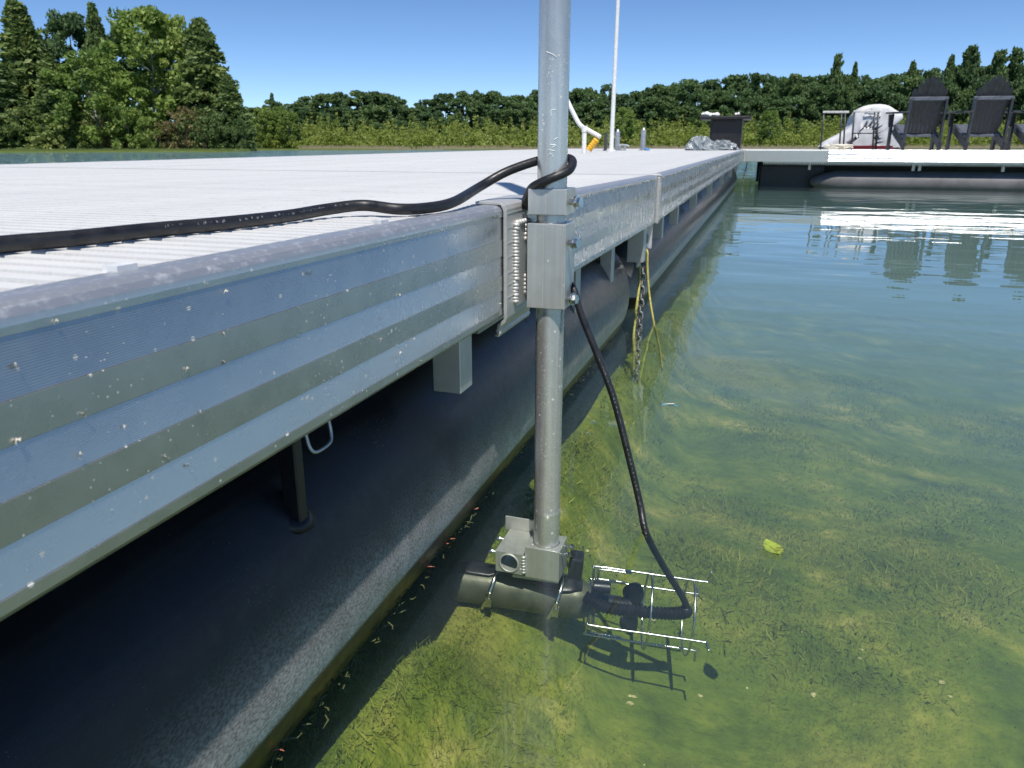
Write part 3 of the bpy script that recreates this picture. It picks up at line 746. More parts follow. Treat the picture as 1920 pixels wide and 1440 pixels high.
link('midrib', local(tube([(-.036, 0, .001), (-.02, 0, .0006), (.01, 0, .001), (.027, 0, .004)], [.0008, .0007, .0005, .0002], 6)), 'leaf_floating', lf)
p = onz(1262, 760, .006); df = thing('damselfly', 'slim bright blue damselfly hovering over the water right of the cable', 'insect', p); df.rotation_euler = (0, 0, .15)
g = [tube([(-.022+k*.006, 0, 0), (-.0175+k*.006, 0, 0)], .0008, 6) for k in range(6)]
link('abdomen', local(cat(*g)), 'bug_blue', df); link('thorax', local(blob((-.026, 0, .0005), (.004, .0016, .0016), 8, 5)), 'bug_blue', df, True)
link('head', local(blob((-.031, 0, .0003), (.0013, .0022, .0013), 8, 5)), 'bug_dark', df, True)
for s_ in (-1, 1): link('wing', local(([(-.026, 0, .002), (-.01, s_*.003, .004), (.004, s_*.003, .005), (.002, s_*.001, .004)], [(0, 1, 2, 3)])), 'tag_clear', df)
# algae fringe at the pontoon waterline
gs = []
for k in range(330):
    y = nrg.uniform(.45, 2.6); c_ = .012*(.5+.5*math.sin(y*23)*math.sin(y*61+1)); x = -.466-.004*(y-.5)+abs(nrg.normal(0, 1))*c_
    p = np.array([x, y, -.003-abs(nrg.normal(0, .006))]); d = nrg.normal(0, 1, 3)*[.006, .009, .004]; e = nrg.normal(0, 1, 3)*[.005, .007, .003]
    gs.append(tube([p, p+d*.5+e*.4, p+d], [.0009, .0012, .0004], 4))
al = link('algae_fringe', cat(*gs), 'algae', base=(0, 0, 0)); struct(al, 'stuff'); al['label'] = 'pale algae tufts along the pontoon waterline'

# ---------------------------------------------------------------- the chairs dock across the end
DZ = .557; DY = 13.0; X0 = XF+.004; X1 = .878; X2 = 9.0; DY2 = 16.4
fd = thing('cross_dock', 'cross dock at the end carrying the chairs, plain grey and bright ribbed front rails', 'dock', (X0, DY, 0))
pl = [(-.03, 0), (-.006, 0), (0, -.006), (0, -.172), (-.006, -.176), (-.03, -.176)]
link('front_rail', extr(pl, lambda u, v, s: (s, DY-.004-u, DZ+v), X1, X0+.03), 'hanger_alu', fd)
link('front_rail', extr(COARSE, lambda u, v, s: (s, DY-.012-u, DZ+.004+v), X2, X1), 'rail_far', fd)
link('corner_post', box(X0, X0+.026, DY-.012, DY+.02, DZ-.178, DZ+.004), 'weld_alu', fd, bevel=.003)
wd = .2833; me = None
for k in range(12):
    if me is None: me = link('deck_plank', plank_geo(XL, X2, DY+.032, wd, DZ-.002, .006, 8), 'deck_white', fd)
    else: c = me.copy(); col.objects.link(c); c.parent = fd; c.location = (0, k*wd, 0)
V = []; Fc = []
zz = DZ-.178
for k in range(330):
    x = X0+.3+k*.026; V += [(x, DY-.004, zz+.01), (x+.013, DY+.006, zz-.05), (x+.026, DY-.004, zz+.01), (x, DY+.05, zz+.01), (x+.013, DY+.05, zz-.05), (x+.026, DY+.05, zz+.01)]
    b_ = 6*k; Fc += [(b_, b_+1, b_+4, b_+3), (b_+1, b_+2, b_+5, b_+4), (b_, b_+1, b_+2)]
link('corrugated_skirt', (V, Fc), 'rail_far', fd)
link('back_beam', box(X0+.2, X2, DY+1.3, DY+1.35, .02, DZ-.04), 'cabinet_black', fd)
link('back_rail', box(XL, X2, DY2+.03, DY2+.07, DZ-.18, DZ), 'rail_alu', fd)
for u in (1518, 1712, 1724, 1880):
    x = ony(u, 310, DY+.2)[0]; link('pontoon_hanger', box(x-.02, x+.02, DY+.14, DY+.2, .26, DZ-.03), 'hanger_alu', fd)
prof = [(.02, 0), (.055, .03), (.09, .10), (.13, .21), (.16, .31), (.172, .40), (.172, 9)]
link('pontoon', lathe(prof, (.66, DY+.24, .08), (1, 0, 0), 32), 'pontoon_grey', fd, True, auto=50)
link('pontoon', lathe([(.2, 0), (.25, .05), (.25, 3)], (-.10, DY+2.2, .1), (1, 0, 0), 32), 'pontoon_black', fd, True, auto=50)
link('float_block', box(-.13, .9, DY+.62, DY+1.9, -.1, .33), 'black_plastic', fd, bevel=.03)
chain('corner_chain', 'small chain looped under the corner where the two docks meet', (-.32, DY+.06, .36), (-.37, DY+.1, .03), 11, .013, .005)

# ---------------------------------------------------------------- things on the far deck
def deck_px(u, Yv): return np.array([ony(u, 283, Yv)[0], Yv, DZ])
def Zpx(v, u, Yv): return ony(u, v, Yv)[2]
# flag pole
b = deck_px(1146, 10.6); b[2] = .553
fp = thing('tall_pole', 'thin tall white pole standing on the deck left of the grey posts', 'pole', b)
q = np.array([b[0]+.02, b[1], 3.4]); link('shaft', cyl(b, q, .030, .022, 16), 'white_paint', fp, True, auto=40)
link('base_flange', cyl(b, b+[0, 0, .02], .07, n=20), 'white_paint', fp)
# white folding ladder arm with yellow float
Yl = 9.0; b = deck_px(1095, Yl); b[2] = .551
la = thing('ladder_rail', 'white bent tube handrail on a short post with a yellow grip hanging from its end', 'handrail', b)
pp = lambda u, v: ony(u, v, Yl)
link('post', cyl(b, pp(1096, 240), .027, n=16), 'white_paint', la, True, auto=40)
link('arm', tube(smooth([pp(1040, 140), pp(1062, 185), pp(1075, 212), pp(1084, 229), pp(1092, 238), pp(1103, 244), pp(1126, 257)], 5), .025, 14), 'white_paint', la, True)
link('arm_joint', cyl(pp(1096, 247), pp(1096, 236), .034, n=16), 'white_paint', la, True, auto=40)
P = [pp(1119+(1104-1119)*k/14, 261+(281-261)*k/14) for k in range(15)]
link('yellow_grip', tube(P, [.038 if k % 3 else .030 for k in range(15)], 14), 'yellow_foam', la, True)
# posts
def spud(u, top, Yv, wpx, label, mat='grey_post', cap=True):
    b = deck_px(u, Yv); b[2] = .555; z = Zpx(top, u, Yv); r = wpx/2/1470*Yv*1.02
    o = thing('mooring_post', label, 'post', b)
    link('tube', cyl(b, (b[0], b[1], z-(.06 if cap else 0)), r, n=16), mat, o, True, auto=40)
    if cap: link('cap', lathe([(r, -.06), (r*.95, -.03), (r*.55, -.015), (r*.5, 0), (r*.2, .008)], (b[0], b[1], z), (0, 0, 1), 14), mat, o, True)
    link('base_plate', cyl(b, b+[0, 0, .015], r*1.6, n=16), mat, o)
    return o
spud(1135, 249, 11.6, 6, 'short dark post between the yellow grip and the white pole', 'dark_post', False)
spud(1157, 243, 12.0, 9, 'capped grey post just right of the thin white pole')
spud(1205, 240, 12.2, 9, 'capped grey post standing alone, blue cloth at its foot')
b = deck_px(1213, 12.1); tag(link('blue_cloth', blob(b+[0, 0, .01], (.045, .04, .022), 10, 6, .5, 4), 'blue_cloth', smooth=True), 'small crumpled blue cloth at the foot of the lone post', 'cloth')
b = deck_px(1167, 11.9); tag(link('deck_cleat', cat(box(b[0]-.05, b[0]+.05, b[1]-.03, b[1]+.03, .555, .575), tube(smooth([b+[-.10, 0, .06], b+[-.05, 0, .075], b+[.05, 0, .075], b+[.10, 0, .06]], 4), .016, 8), cyl(b+[-.035, 0, .01], b+[-.035, 0, .075], .015), cyl(b+[.035, 0, .01], b+[.035, 0, .075], .015)), 'grey_post'), 'low grey cleat on the deck at the foot of a capped post', 'cleat')
# plastic bags
def bag(u, wpx, hpx, Yv, label, seed):
    b = deck_px(u, Yv); s = 1/1470*Yv; V, Fc = blob(b+[0, 0, 0], (wpx*s/2, .22, hpx*s*1.05), 26, 13, .42, seed)
    V = [np.array([x, y, max(z, DZ+.003)]) for x, y, z in V]
    tag(link('plastic_bag', (V, Fc), 'plastic_film'), label, 'bag')
bag(1312, 52, 21, 12.4, 'crumpled clear plastic bag lying on the deck, left of two', 3)
bag(1352, 58, 15, 12.7, 'crumpled bluish plastic bag at the foot of the black cabinet', 5)
# black cabinet
Yc = 14.3; s = Yc/1470*1.0; b = deck_px(1361, Yc)
cb = thing('black_cabinet', 'black box cabinet with a wide flat top at the dock corner', 'cabinet', b)
xa, xb = ony(1331, 250, Yc)[0], ony(1390, 250, Yc)[0]; zt_ = Zpx(224, 1360, Yc)
link('body', box(xa, xb, Yc, Yc+.55, DZ, zt_), 'cabinet_black', cb, bevel=.006)
xa, xb = ony(1313, 220, Yc)[0], ony(1408, 220, Yc)[0]
link('top_board', box(xa, xb, Yc-.12, Yc+.68, zt_, zt_+.055), 'cabinet_black', cb, bevel=.012)
link('door', box(ony(1335, 250, Yc)[0], ony(1387, 250, Yc)[0], Yc-.012, Yc-.001, DZ+.03, zt_-.03), 'cabinet_black', cb, bevel=.003)
def bundle(u0, u1, h, Yv, z, label, seed):
    xa, xb = ony(u0, 220, Yv)[0], ony(u1, 220, Yv)[0]; g = []; rr_ = random.Random(seed); n_ = max(3, int((xb-xa)/.05))
    for k in range(n_):
        x = xa+(xb-xa)*(k+.5)/n_; g.append(blob((x, Yv+rr_.uniform(-.05, .05), z+h*.35+rr_.uniform(-.2, .3)*h), ((xb-xa)/n_*.9, .08, h*rr_.uniform(.4, .75)), 9, 6, .35, k))
    tag(link('folded_towel', cat(*g), 'towel_white', smooth=True), label, 'towel')
bundle(1316, 1347, .065, Yc+.1, zt_+.055, 'rumpled white towel on the left of the black cabinet top', 2)
bundle(1378, 1386, .06, Yc+.1, zt_+.055, 'small white rag on the right of the black cabinet top', 3)
# steel frame bench
Yb = 14.6; b = deck_px(1600, Yb)
fb = thing('bench_frame', 'dark tube frame with pale top rails in front of the covered watercraft', 'frame', b)
def bp2(u, v, dy=0): p = ony(u, v, Yb); p[1] += dy; return p
for u0, u1, dy in ((1538, 1545, 0), (1578, 1583, .5), (1596, 1602, 0), (1586, 1590, .5), (1636, 1640, 0), (1642, 1647, 0)):
    p0 = bp2(u0, 281, dy); p0[2] = DZ; p1 = bp2(u1, 211, dy); link('leg', tube([p0, p1], .014, 8), 'frame_metal', fb, True)
link('top_rail', bar(bp2(1543, 210), bp2(1592, 210), .05, .035), 'frame_top', fb, bevel=.006)
link('top_rail', bar(bp2(1600, 209), bp2(1651, 209), .05, .035), 'frame_top', fb, bevel=.006)
link('cross_bar', tube([bp2(1600, 250), bp2(1640, 250)], .010, 8), 'frame_metal', fb, True)
# covered personal watercraft
Yw = 17.6; k_ = Yw/1470*.985
c_ = ony(1612, 281, Yw); cx = c_[0]; cz = Zpx(281, 1612, Yw)
pw = thing('watercraft', 'personal watercraft under a light grey fitted cover with a red hull', 'watercraft', (cx, Yw, cz-.25))
out = [(-66, 5), (-58, 15), (-40, 24), (-24, 34), (-18, 46), (-19, 56), (-14, 66), (-4, 73), (14, 76), (32, 75), (43, 70), (48, 65), (58, 62), (63, 55), (61, 48), (53, 43), (55, 36), (62, 28), (69, 18), (72, 5)]
V = []; Fc = []; sts = [(-.86, .35, .5), (-.852, .80, .88), (-.83, .95, .97), (-.74, .985, .99), (-.6, 1, 1), (-.2, 1, 1), (.3, 1, .98), (.8, .92, .85), (1.2, .7, .6), (1.5, .35, .35)]
for dy, sw, sh_ in sts:
    for u, v in out: V.append((cx+u*k_*sw, Yw+dy+.7, cz+v*k_*sh_))
n = len(out)
for i in range(len(sts)-1):
    for k in range(n-1): Fc.append((i*n+k, i*n+k+1, (i+1)*n+k+1, (i+1)*n+k))
V.append((cx+4*k_, Yw-.165, cz+24*k_)); Fc += [(len(V)-1, k, (k+1) % n) for k in range(n)]; Fc.append(tuple((len(sts)-1)*n+k for k in range(n-1, -1, -1)))
cv = link('cover', (V, Fc), 'cover_grey', pw, True); m = cv.modifiers.new('sub', 'SUBSURF'); m.levels = m.render_levels = 1
hl = [(-62, 3), (-56, 7), (66, 7), (68, 2), (60, -16), (20, -26), (-20, -26), (-60, -16)]; V = []; Fc = []; n = len(hl)
for dy, sw in ((-.9, .7), (-.7, .92), (-.2, 1), (.8, 1), (1.5, .75), (1.9, .3)):
    for u, v in hl: V.append((cx+u*k_*sw, Yw+dy+.7, cz+v*k_))
for i in range(5):
    for k in range(n): Fc.append((i*n+k, i*n+(k+1) % n, (i+1)*n+(k+1) % n, (i+1)*n+k))
Fc += [tuple(range(n-1, -1, -1)), tuple(5*n+k for k in range(n))]
link('hull', (V, Fc), 'hull_red', pw)
link('cover_seam', tube(smooth([(cx+u*k_, Yw-.155, cz+v*k_) for u, v in ((44, 62), (42, 44), (44, 34), (52, 22), (62, 12), (64, 9))], 4), .012, 6), 'hull_black', pw, True)
em = []
for u0, v0, u1, v1 in ((-12, 64, -4, 67), (-4, 67, 4, 64), (4, 64, 10, 66), (-8, 60, 8, 60), (-14, 56, -4, 58), (-4, 58, 6, 55), (6, 55, 12, 58)):
    em.append(bar((cx+(u0+12)*k_, Yw-.175, cz+v0*k_), (cx+(u1+12)*k_, Yw-.175, cz+v1*k_), .02, .05))
link('cover_emblem', cat(*em), 'emblem', pw)
# rope heap
b = deck_px(1571, 13.7); P = []
for k in range(70): a = k*.55; r_ = .05+.10*abs(math.sin(k*.37)); P.append(b+np.array([r_*math.cos(a)*1.5, r_*math.sin(a), .012+.05*abs(math.sin(k*.21))+.02*math.sin(a*.7)**2]))
tag(link('rope_heap', tube(smooth(P, 3), .011, 6), 'rope_white', smooth=True), 'loose heap of white rope on the deck before the watercraft', 'rope')

# Adirondack chairs, seen from behind
def chair(label, u, Yv, rz):
    b = deck_px(u, Yv)
    r = thing('adirondack_chair', label, 'chair', b, 'dark chairs on the cross dock', (0, 0, rz)); B = b
    def L(name, g, mat='chair_poly', **k): return link(name, ([np.asarray(v)+B for v in g[0]], g[1]), mat, r, **k)
    hts = [.80, .90, .97, 1.0, .97, .90, .80]
    for k in range(7):
        f = (k-3); x0 = f*.058; x1 = f*.072; top = hts[k]*1.07
        w0, w1 = .0245, .0350
        # each slat: reclined board with a rounded top
        def pt(x, z, th): return (x, -.05-.30*z+th, .20+z*.83)
        V = []
        for th in (0, -.02):
            for z, xs in ((0, (x0-w0, x0+w0)), (top*.92, (x1-w1, x1+w1)), (top*.975, (x1-w1*.75, x1+w1*.75)), (top, (x1-w1*.2, x1+w1*.2))):
                V += [pt(xs[0], z, th), pt(xs[1], z, th)]
        Fc = []
        for i in range(3):
            a = 2*i; Fc += [(a, a+1, a+3, a+2), (8+a+1, 8+a, 8+a+2, 8+a+3), (a, a+2, 8+a+2, 8+a), (a+1, 8+a+1, 8+a+3, a+3)]
        Fc += [(0, 8, 9, 1), (6, 7, 15, 14)]
        L('back_slat', (V, Fc))
    br_ = extr([(-.27, -.275), (-.28, -.315), (0, -.345), (.28, -.315), (.27, -.275), (0, -.29)], lambda u_, v_, s_: (u_, v_, s_), .735, .79)
    L('upper_brace', br_, 'chair_poly_light', bevel=.006)
    L('lower_brace', box(-.23, .23, -.105, -.07, .20, .245), 'chair_poly_light', bevel=.006)
    for s_ in (-1, 1):
        L('back_post', bar((s_*.255, -.30, .76), (s_*.262, -.26, 0), .075, .035, (1, 0, 0)), bevel=.004)
        L('side_rail', bar((s_*.265, -.34, .06), (s_*.265, .42, .34), .032, .13), bevel=.004)
        L('front_leg', bar((s_*.335, .36, 0), (s_*.335, .36, .56), .035, .11, (0, 1, 0)), bevel=.004)
        V = [(s_*.27, -.38), (s_*.40, -.36), (s_*.45, .30), (s_*.43, .44), (s_*.30, .46), (s_*.28, .2)]
        if s_ < 0: V = V[::-1]
        L('arm', extr(V, lambda u_, v_, q_: (u_, v_, q_+.02*v_), .56, .585), 'chair_poly_light' if False else 'chair_poly', bevel=.004)
        L('arm_bracket', extr([(.30, .56), (.42, .56), (.35, .40), (.33, .36)], lambda u_, v_, q_: (s_*q_, u_, v_), .355, .385))
    for k in range(6): f = k/5; L('seat_slat', obox((0, -.02+.44*f, .245+.135*f), (.285, 0, 0), (0, .036, .011), (0, -.003, .010)), 'chair_poly_light', bevel=.003)
    return r
chair('dark grey slatted garden chair seen from behind, nearest the covered watercraft', 1716, 14.1, .10)
chair('dark grey slatted garden chair seen from behind, second from the watercraft', 1832, 14.2, .10)
chair('dark grey garden chair cut off by the right edge of the photo', 1950, 14.3, .10)

# ---------------------------------------------------------------- vegetation
def leafquads(C, size, rg, up=.0):
    n = len(C); a = rg.normal(0, 1, (n, 3)); a[:, 2] *= (1-up); a /= np.linalg.norm(a, axis=1)[:, None]
    b = rg.normal(0, 1, (n, 3)); b -= a*(a*b).sum(1)[:, None]; b /= np.linalg.norm(b, axis=1)[:, None]
    s = (size*rg.uniform(.35, 1.5, n))[:, None]; a = a*s; b = b*s*.55
    V = np.stack([C-a, C-b*.9, C+a, C+b], 1).reshape(-1, 3); return V, np.arange(4*n).reshape(-1, 4)
def crown_broad(seed, K, m, w=.36, z0=.22, leaf=.016, ragged=.12):
    """unit-height broadleaf crown made of leafy clumps"""
    rg = np.random.default_rng(seed); C = []
    for k in range(K):
        t_ = rg.uniform(0, 1); z = z0+(1-z0)*t_; env = w*math.sin(math.pi*min(1, .16+.80*t_))**.65*(1+rg.normal(0, ragged))
        a = rg.uniform(0, 2*np.pi); r = env*math.sqrt(rg.uniform(.25, 1)); cr = rg.uniform(.045, .095)*(w/.36)**.5
        c = np.array([r*math.cos(a), r*math.sin(a), min(z, 1-cr*.6)])
        d = rg.normal(0, 1, (m, 3)); d /= np.linalg.norm(d, axis=1)[:, None]; d *= (rg.uniform(.25, 1, m)**.45)[:, None]*cr; d[:, 2] *= .75
        C.append(c+d)
    C = np.vstack(C); return leafquads(C, leaf, rg)
def crown_conifer(seed, nb, w=.27, z0=.02, leaf=.018, droop=.28, top=.75):
    rg = np.random.default_rng(seed); C = []
    for k in range(nb):
        t_ = rg.uniform(0, 1)**1.05; z = z0+(1-z0)*t_; L = w*((1-t_)**top+.03)*rg.uniform(.6, 1.12); a = rg.uniform(0, 2*np.pi)
        m = int(14+120*L/w*.9); s = rg.uniform(.15, 1, m)**.7
        r = L*s; zz = z+.10*L*s*2-droop*L*s**2*1.6; wob = rg.normal(0, .02+.10*L, m)*(1.1-s*.5)
        C.append(np.stack([r*np.cos(a)-wob*np.sin(a), r*np.sin(a)+wob*np.cos(a), zz+rg.normal(0, .010, m)-abs(rg.normal(0, .012, m))], 1))
    C = np.vstack(C); C = C[C[:, 2] > 0]
    return leafquads(C, leaf, rg, .25)
def trunk_geo(h, r, lean=0, limbs=0, seed=0, z1=.85):
    rg = random.Random(seed); P = [(lean*f*f, .02*math.sin(5*f+seed), f*z1) for f in np.linspace(0, 1, 8)]
    g = [tube(P, np.linspace(r, r*.25, 8), 8)]
    for k in range(limbs):
        f = rg.uniform(.35, .85); a = rg.uniform(0, 6.28); L = rg.uniform(.07, .15); p = np.array([lean*f*f, 0, f*z1]); d = np.array([math.cos(a), math.sin(a), .8])*L
        g.append(tube([p, p+d*.5+[0, 0, .01], p+d], [r*.42, r*.28, r*.1], 6))
    return cat(*g)
PROTO = {}
def proto(key, crown, mat, trunk, tmat):
    V, Qd = crown; me = bulk('crown', V, Qd, mat); d = me.data; bpy.data.objects.remove(me)
    o = link('trunk', trunk, tmat, base=(0, 0, 0), smooth=True); td = o.data; bpy.data.objects.remove(o); PROTO[key] = (d, td)
def tree(name, key, label, category, pos, hgt, wscale, rz, group=None):
    r = thing(name, label, category, pos, group, (0, 0, rz)); r.scale = (hgt*wscale, hgt*wscale, hgt)
    for nm, d in zip(('crown', 'trunk'), PROTO[key]):
        o = bpy.data.objects.new(nm, d); col.objects.link(o); o.parent = r
    return r
proto('cedarA', crown_conifer(1, 300, .27, .01, .021, .30), 'leaf_cedar', trunk_geo(1, .016, 0, 4, 1, .95), 'bark')
proto('cedarB', crown_conifer(2, 300, .30, .01, .021, .22, .6), 'leaf_cedar', trunk_geo(1, .016, .02, 4, 2, .95), 'bark')
proto('darkA', crown_broad(3, 120, 110, .30, .05, .020), 'leaf_dark', trunk_geo(1, .016, .03, 6, 3), 'bark')
proto('brightA', crown_broad(4, 120, 90, .34, .06, .019, .16), 'leaf_bright', trunk_geo(1, .013, .04, 9, 4), 'bark_birch')
proto('brightB', crown_broad(5, 110, 90, .38, .08, .019, .2), 'leaf_bright', trunk_geo(1, .012, -.10, 9, 5), 'bark_birch')
for i in range(5): proto('far%d' % i, crown_broad(20+i, 70+8*i, 120, .34+.03*(i % 3), .02, .024, .24), 'leaf_far', trunk_geo(1, .016, .02, 4, i), 'bark')
proto('pine0', crown_conifer(30, 140, .24, .12, .028, .05, .5), 'leaf_far', trunk_geo(1, .014, .01, 3, 9, .97), 'bark')
proto('pine1', crown_conifer(31, 110, .30, .25, .030, -.05, .35), 'leaf_far', trunk_geo(1, .014, .02, 3, 10, .97), 'bark')
proto('bushA', crown_broad(40, 60, 60, .75, .05, .035, .25), 'leaf_cedar', trunk_geo(1, .02, .05, 6, 11), 'bark')
proto('bushB', crown_broad(41, 60, 60, .80, .05, .035, .25), 'leaf_bright', trunk_geo(1, .02, .05, 6, 12), 'bark')
proto('bushC', crown_broad(42, 50, 45, .70, .05, .035, .25), 'leaf_brown', trunk_geo(1, .02, .05, 6, 13), 'bark')
def place(u, R):
    d = ray(u, HZ); t_ = R/(d[:2]@FWD); return np.array([d[0]*t_, d[1]*t_, 0.])
def gz(p): return float(height(np.array(p[0]), np.array(p[1])))
def put(name, key, label, category, u, R, vtop, half_px, group=None):
    p = place(u, R); p[2] = gz(p)-.1; h = (HZ-vtop)/1470*R+H-p[2]
    base_w = {'cedarA': .27, 'cedarB': .30, 'darkA': .30, 'brightA': .34, 'brightB': .38, 'pine0': .24, 'pine1': .30, 'bushA': .75, 'bushB': .8, 'bushC': .7}.get(key, .38)
    ws = half_px/1470*R/(h*base_w)
    return tree(name, key, label, category, p, h, ws, rnd.uniform(0, 6.28), group)
G1 = 'trees on the near wooded point'
put('cedar_tree', 'cedarA', 'tall pointed cedar, highest tree at the left of the wooded point', 'tree', 75, 84, 22, 82, G1)
put('cedar_tree', 'cedarA', 'dark cedar cut off by the left edge of the photo', 'tree', -15, 82, 62, 80, G1)
put('dark_tree', 'darkA', 'dark rounded tree between the tall cedar and the thin conifer', 'tree', 160, 92, 46, 60, G1)
put('cedar_tree', 'cedarB', 'thin ragged conifer top between the dark tree and the bright birch', 'tree', 212, 88, 34, 42, G1)
put('birch_tree', 'brightA', 'tall bright green birch in the middle of the wooded point', 'tree', 300, 84, 40, 88, G1)
put('birch_tree', 'brightB', 'lower leaning birch with pale trunk left of the tall birch', 'tree', 190, 79, 112, 72, G1)
put('birch_tree', 'brightB', 'bright leafy tree crowding the right side of the tall birch', 'tree', 345, 86, 52, 62, G1)
put('cedar_tree', 'cedarB', 'broad dark cedar closing the right end of the wooded point', 'tree', 398, 83, 58, 80, G1)
put('cedar_tree', 'cedarB', 'short cedar at the right tip of the wooded point', 'tree', 438, 80, 150, 46, G1)
put('dark_tree', 'darkA', 'dark tree behind the birches filling the middle of the point', 'tree', 262, 96, 80, 80, G1)
put('cedar_tree', 'cedarA', 'smaller cedar before the tall cedar at the far left', 'tree', 30, 79, 130, 66, G1)
put('cedar_tree', 'cedarA', 'mid height cedar below the dark rounded tree', 'tree', 118, 79.5, 118, 62, G1)
ORD = ['first', 'second', 'third', 'fourth', 'fifth', 'sixth', 'seventh', 'eighth', 'ninth', 'tenth', 'eleventh', 'twelfth', 'last']
G2 = 'bushes along the wooded point waterline'
for k, (u, vt, hw, key) in enumerate([(5, 215, 36, 'bushA'), (48, 205, 40, 'bushA'), (92, 222, 34, 'bushB'), (135, 212, 34, 'bushA'), (172, 235, 28, 'bushB'), (206, 222, 32, 'bushC'), (244, 205, 40, 'bushB'), (282, 222, 30, 'bushB'), (318, 230, 30, 'bushC'), (352, 205, 36, 'bushC'), (385, 220, 34, 'bushA'), (420, 214, 34, 'bushA'), (455, 226, 24, 'bushA')]):
    put('shore_bush', key, '%s bush on the wooded point waterline, %s from the left' % ({'bushA': 'dark green', 'bushB': 'bright green', 'bushC': 'brownish'}[key], ORD[k]), 'bush', u, 77.6+.4*(k % 3), vt, hw, G2)
# far treeline: tree tops read from the photograph
SIL = [(470, 192), (500, 196), (520, 186), (560, 190), (590, 182), (620, 178), (650, 170), (680, 168), (710, 174), (740, 180), (760, 196), (785, 202), (800, 190), (830, 178), (860, 170), (885, 165), (915, 170), (945, 180), (975, 174), (1000, 168), (1035, 168), (1070, 160), (1100, 168), (1130, 158), (1165, 172), (1200, 164), (1230, 160), (1260, 156), (1290, 153), (1330, 150), (1370, 142), (1410, 144), (1445, 150), (1480, 144), (1515, 140), (1550, 136), (1580, 138), (1620, 144), (1660, 140), (1700, 130), (1740, 132), (1780, 128), (1820, 130), (1860, 126), (1900, 132), (1945, 128)]
su = [a for a, _ in SIL]; svv = [b+5 for _, b in SIL]
def far_tree(u, R, vt, hw, key, lab=None):
    p = place(u, R); p[2] = gz(p)-.1; h = (HZ-vt)/1470*R+H-p[2]; bw = .39 if key.startswith('far') else .26
    nm = 'round_tree' if key.startswith('far') else 'pine_tree'
    lb = lab or 'green round-crowned tree in the treeline across the lake'
    tree(nm, key, lb, 'tree', p, h, min(1.7, hw/1470*R/(h*bw)), rnd.uniform(0, 6.28), 'trees across the lake')
u = 462
k = 0
while u < 1960:
    vt = float(np.interp(u, su, svv)); far_tree(u, 150+rnd.uniform(-8, 8), vt+rnd.uniform(-1, 9), rnd.uniform(24, 58), 'far%d' % rnd.randrange(5)); u += rnd.uniform(16, 36); k += 1
u = 470
while u < 1960:
    vt = float(np.interp(u, su, svv)); far_tree(u, 134+rnd.uniform(-5, 5), vt+rnd.uniform(12, 46), rnd.uniform(22, 46), 'far%d' % rnd.randrange(5)); u += rnd.uniform(18, 30)
for u, vt, hw, ky, lab in ((1552, 118, 16, 'pine1', 'ragged lone pine rising from the far treeline above the tube frame'), (1585, 130, 14, 'pine0', 'small pointed pine just right of the ragged lone pine'), (1758, 118, 18, 'pine0', 'pointed pine above the far treeline behind the first garden chair'),
        (1792, 105, 22, 'pine1', 'tall bushy pine rising between the two garden chair backs'), (1845, 112, 24, 'pine1', 'bushy pine directly above the second garden chair back'), (1875, 108, 22, 'pine1', 'bushy pine just right of the second garden chair top'),
        (1910, 128, 22, 'pine1', 'pine at the right edge of the photo in the far treeline'), (518, 182, 12, 'pine0', 'little pointed pine at the left end of the far treeline'), (1690, 128, 18, 'pine0', 'pointed pine in the far treeline left of the first garden chair')):
    far_tree(u, 142, vt, hw, ky, lab)
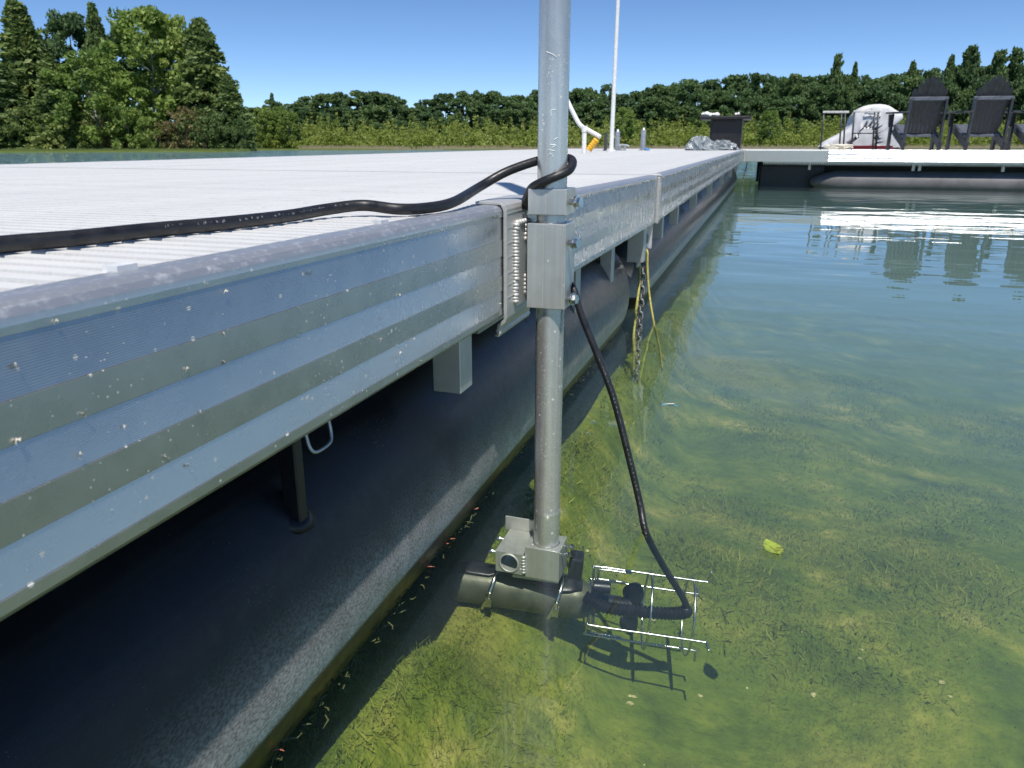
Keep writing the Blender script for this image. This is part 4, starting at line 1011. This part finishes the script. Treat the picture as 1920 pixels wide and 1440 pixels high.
# marsh shrubs and reeds in front of the treeline
def shrub_mass(name, n, ulo, uhi, Rlo, Rhi, vt, leaf, mat, label, seed, ulim=None):
    rg = np.random.default_rng(seed); C = []
    K = n//70
    for k in range(K):
        u_ = rg.uniform(ulo, uhi); R = rg.uniform(Rlo, Rhi); p = place(u_, R); h0 = gz(p)
        f = (R-Rlo)/(Rhi-Rlo); hh = ((HZ-vt)/1470*R+H)*(.35+.65*f)*rg.uniform(.55, 1.1)
        wd = rg.uniform(.5, 1.1); m = 70; z = rg.uniform(0, 1, m)**.7; a = rg.uniform(0, 6.28, m); r = wd*np.sqrt(rg.uniform(0, 1, m))*(1.05-.7*z)
        C.append(np.stack([p[0]+r*np.cos(a), p[1]+r*np.sin(a), h0+hh*z], 1))
    V, Qd = leafquads(np.vstack(C), leaf, rg); o = bulk(name, V, Qd, mat); struct(o, 'stuff'); o['label'] = label
shrub_mass('marsh_shrubs', 95000, 455, 1990, 97, 122, 222, .17, 'leaf_shrub', 'light green marsh shrubs along the far shore', 61)
V, Qd = [], []
rg = np.random.default_rng(5); n = 9000; uu = rg.uniform(560, 1980, n); RR = rg.uniform(94.5, 98, n); P = np.array([place(a, b) for a, b in zip(uu, RR)]); P[:, 2] = height(P[:, 0], P[:, 1])-.1
hh = rg.uniform(.15, .62, n); ln = rg.normal(0, .12, n); w2 = .035
V = np.stack([P+np.array([-w2*RGT[0], -w2*RGT[1], 0]), P+np.array([w2*RGT[0], w2*RGT[1], 0]), P+np.stack([ln*RGT[0], ln*RGT[1], hh], 1)], 1).reshape(-1, 3)
ro = bulk('reeds', V, np.arange(3*n).reshape(-1, 3), 'dry_grass'); struct(ro, 'stuff'); ro['label'] = 'dry tan reeds at the far waterline'
n = 4000; uu = rg.uniform(-40, 475, n); P = np.array([place(a, 77+b) for a, b in zip(uu, rg.uniform(-1.6, .6, n))]); P[:, 2] = height(P[:, 0], P[:, 1])-.1; hh = rg.uniform(.08, .3, n); ln = rg.normal(0, .15, n)
V = np.stack([P+np.array([-w2*RGT[0], -w2*RGT[1], 0]), P+np.array([w2*RGT[0], w2*RGT[1], 0]), P+np.stack([ln*RGT[0], ln*RGT[1], hh], 1)], 1).reshape(-1, 3)
ro = bulk('shore_grass', V, np.arange(3*n).reshape(-1, 3), 'leaf_cedar'); struct(ro, 'stuff'); ro['label'] = 'low grass along the wooded point waterline'
for k, u in enumerate((497, 512, 530, 545, 1168, 1440)):
    put('birch_tree', 'brightA', 'slender pale-trunked young tree in the far marsh shrubs, %s from the left' % ORD[k], 'tree', u, 99+k % 3, 205+6*(k % 2), 22, 'young trees in the marsh')
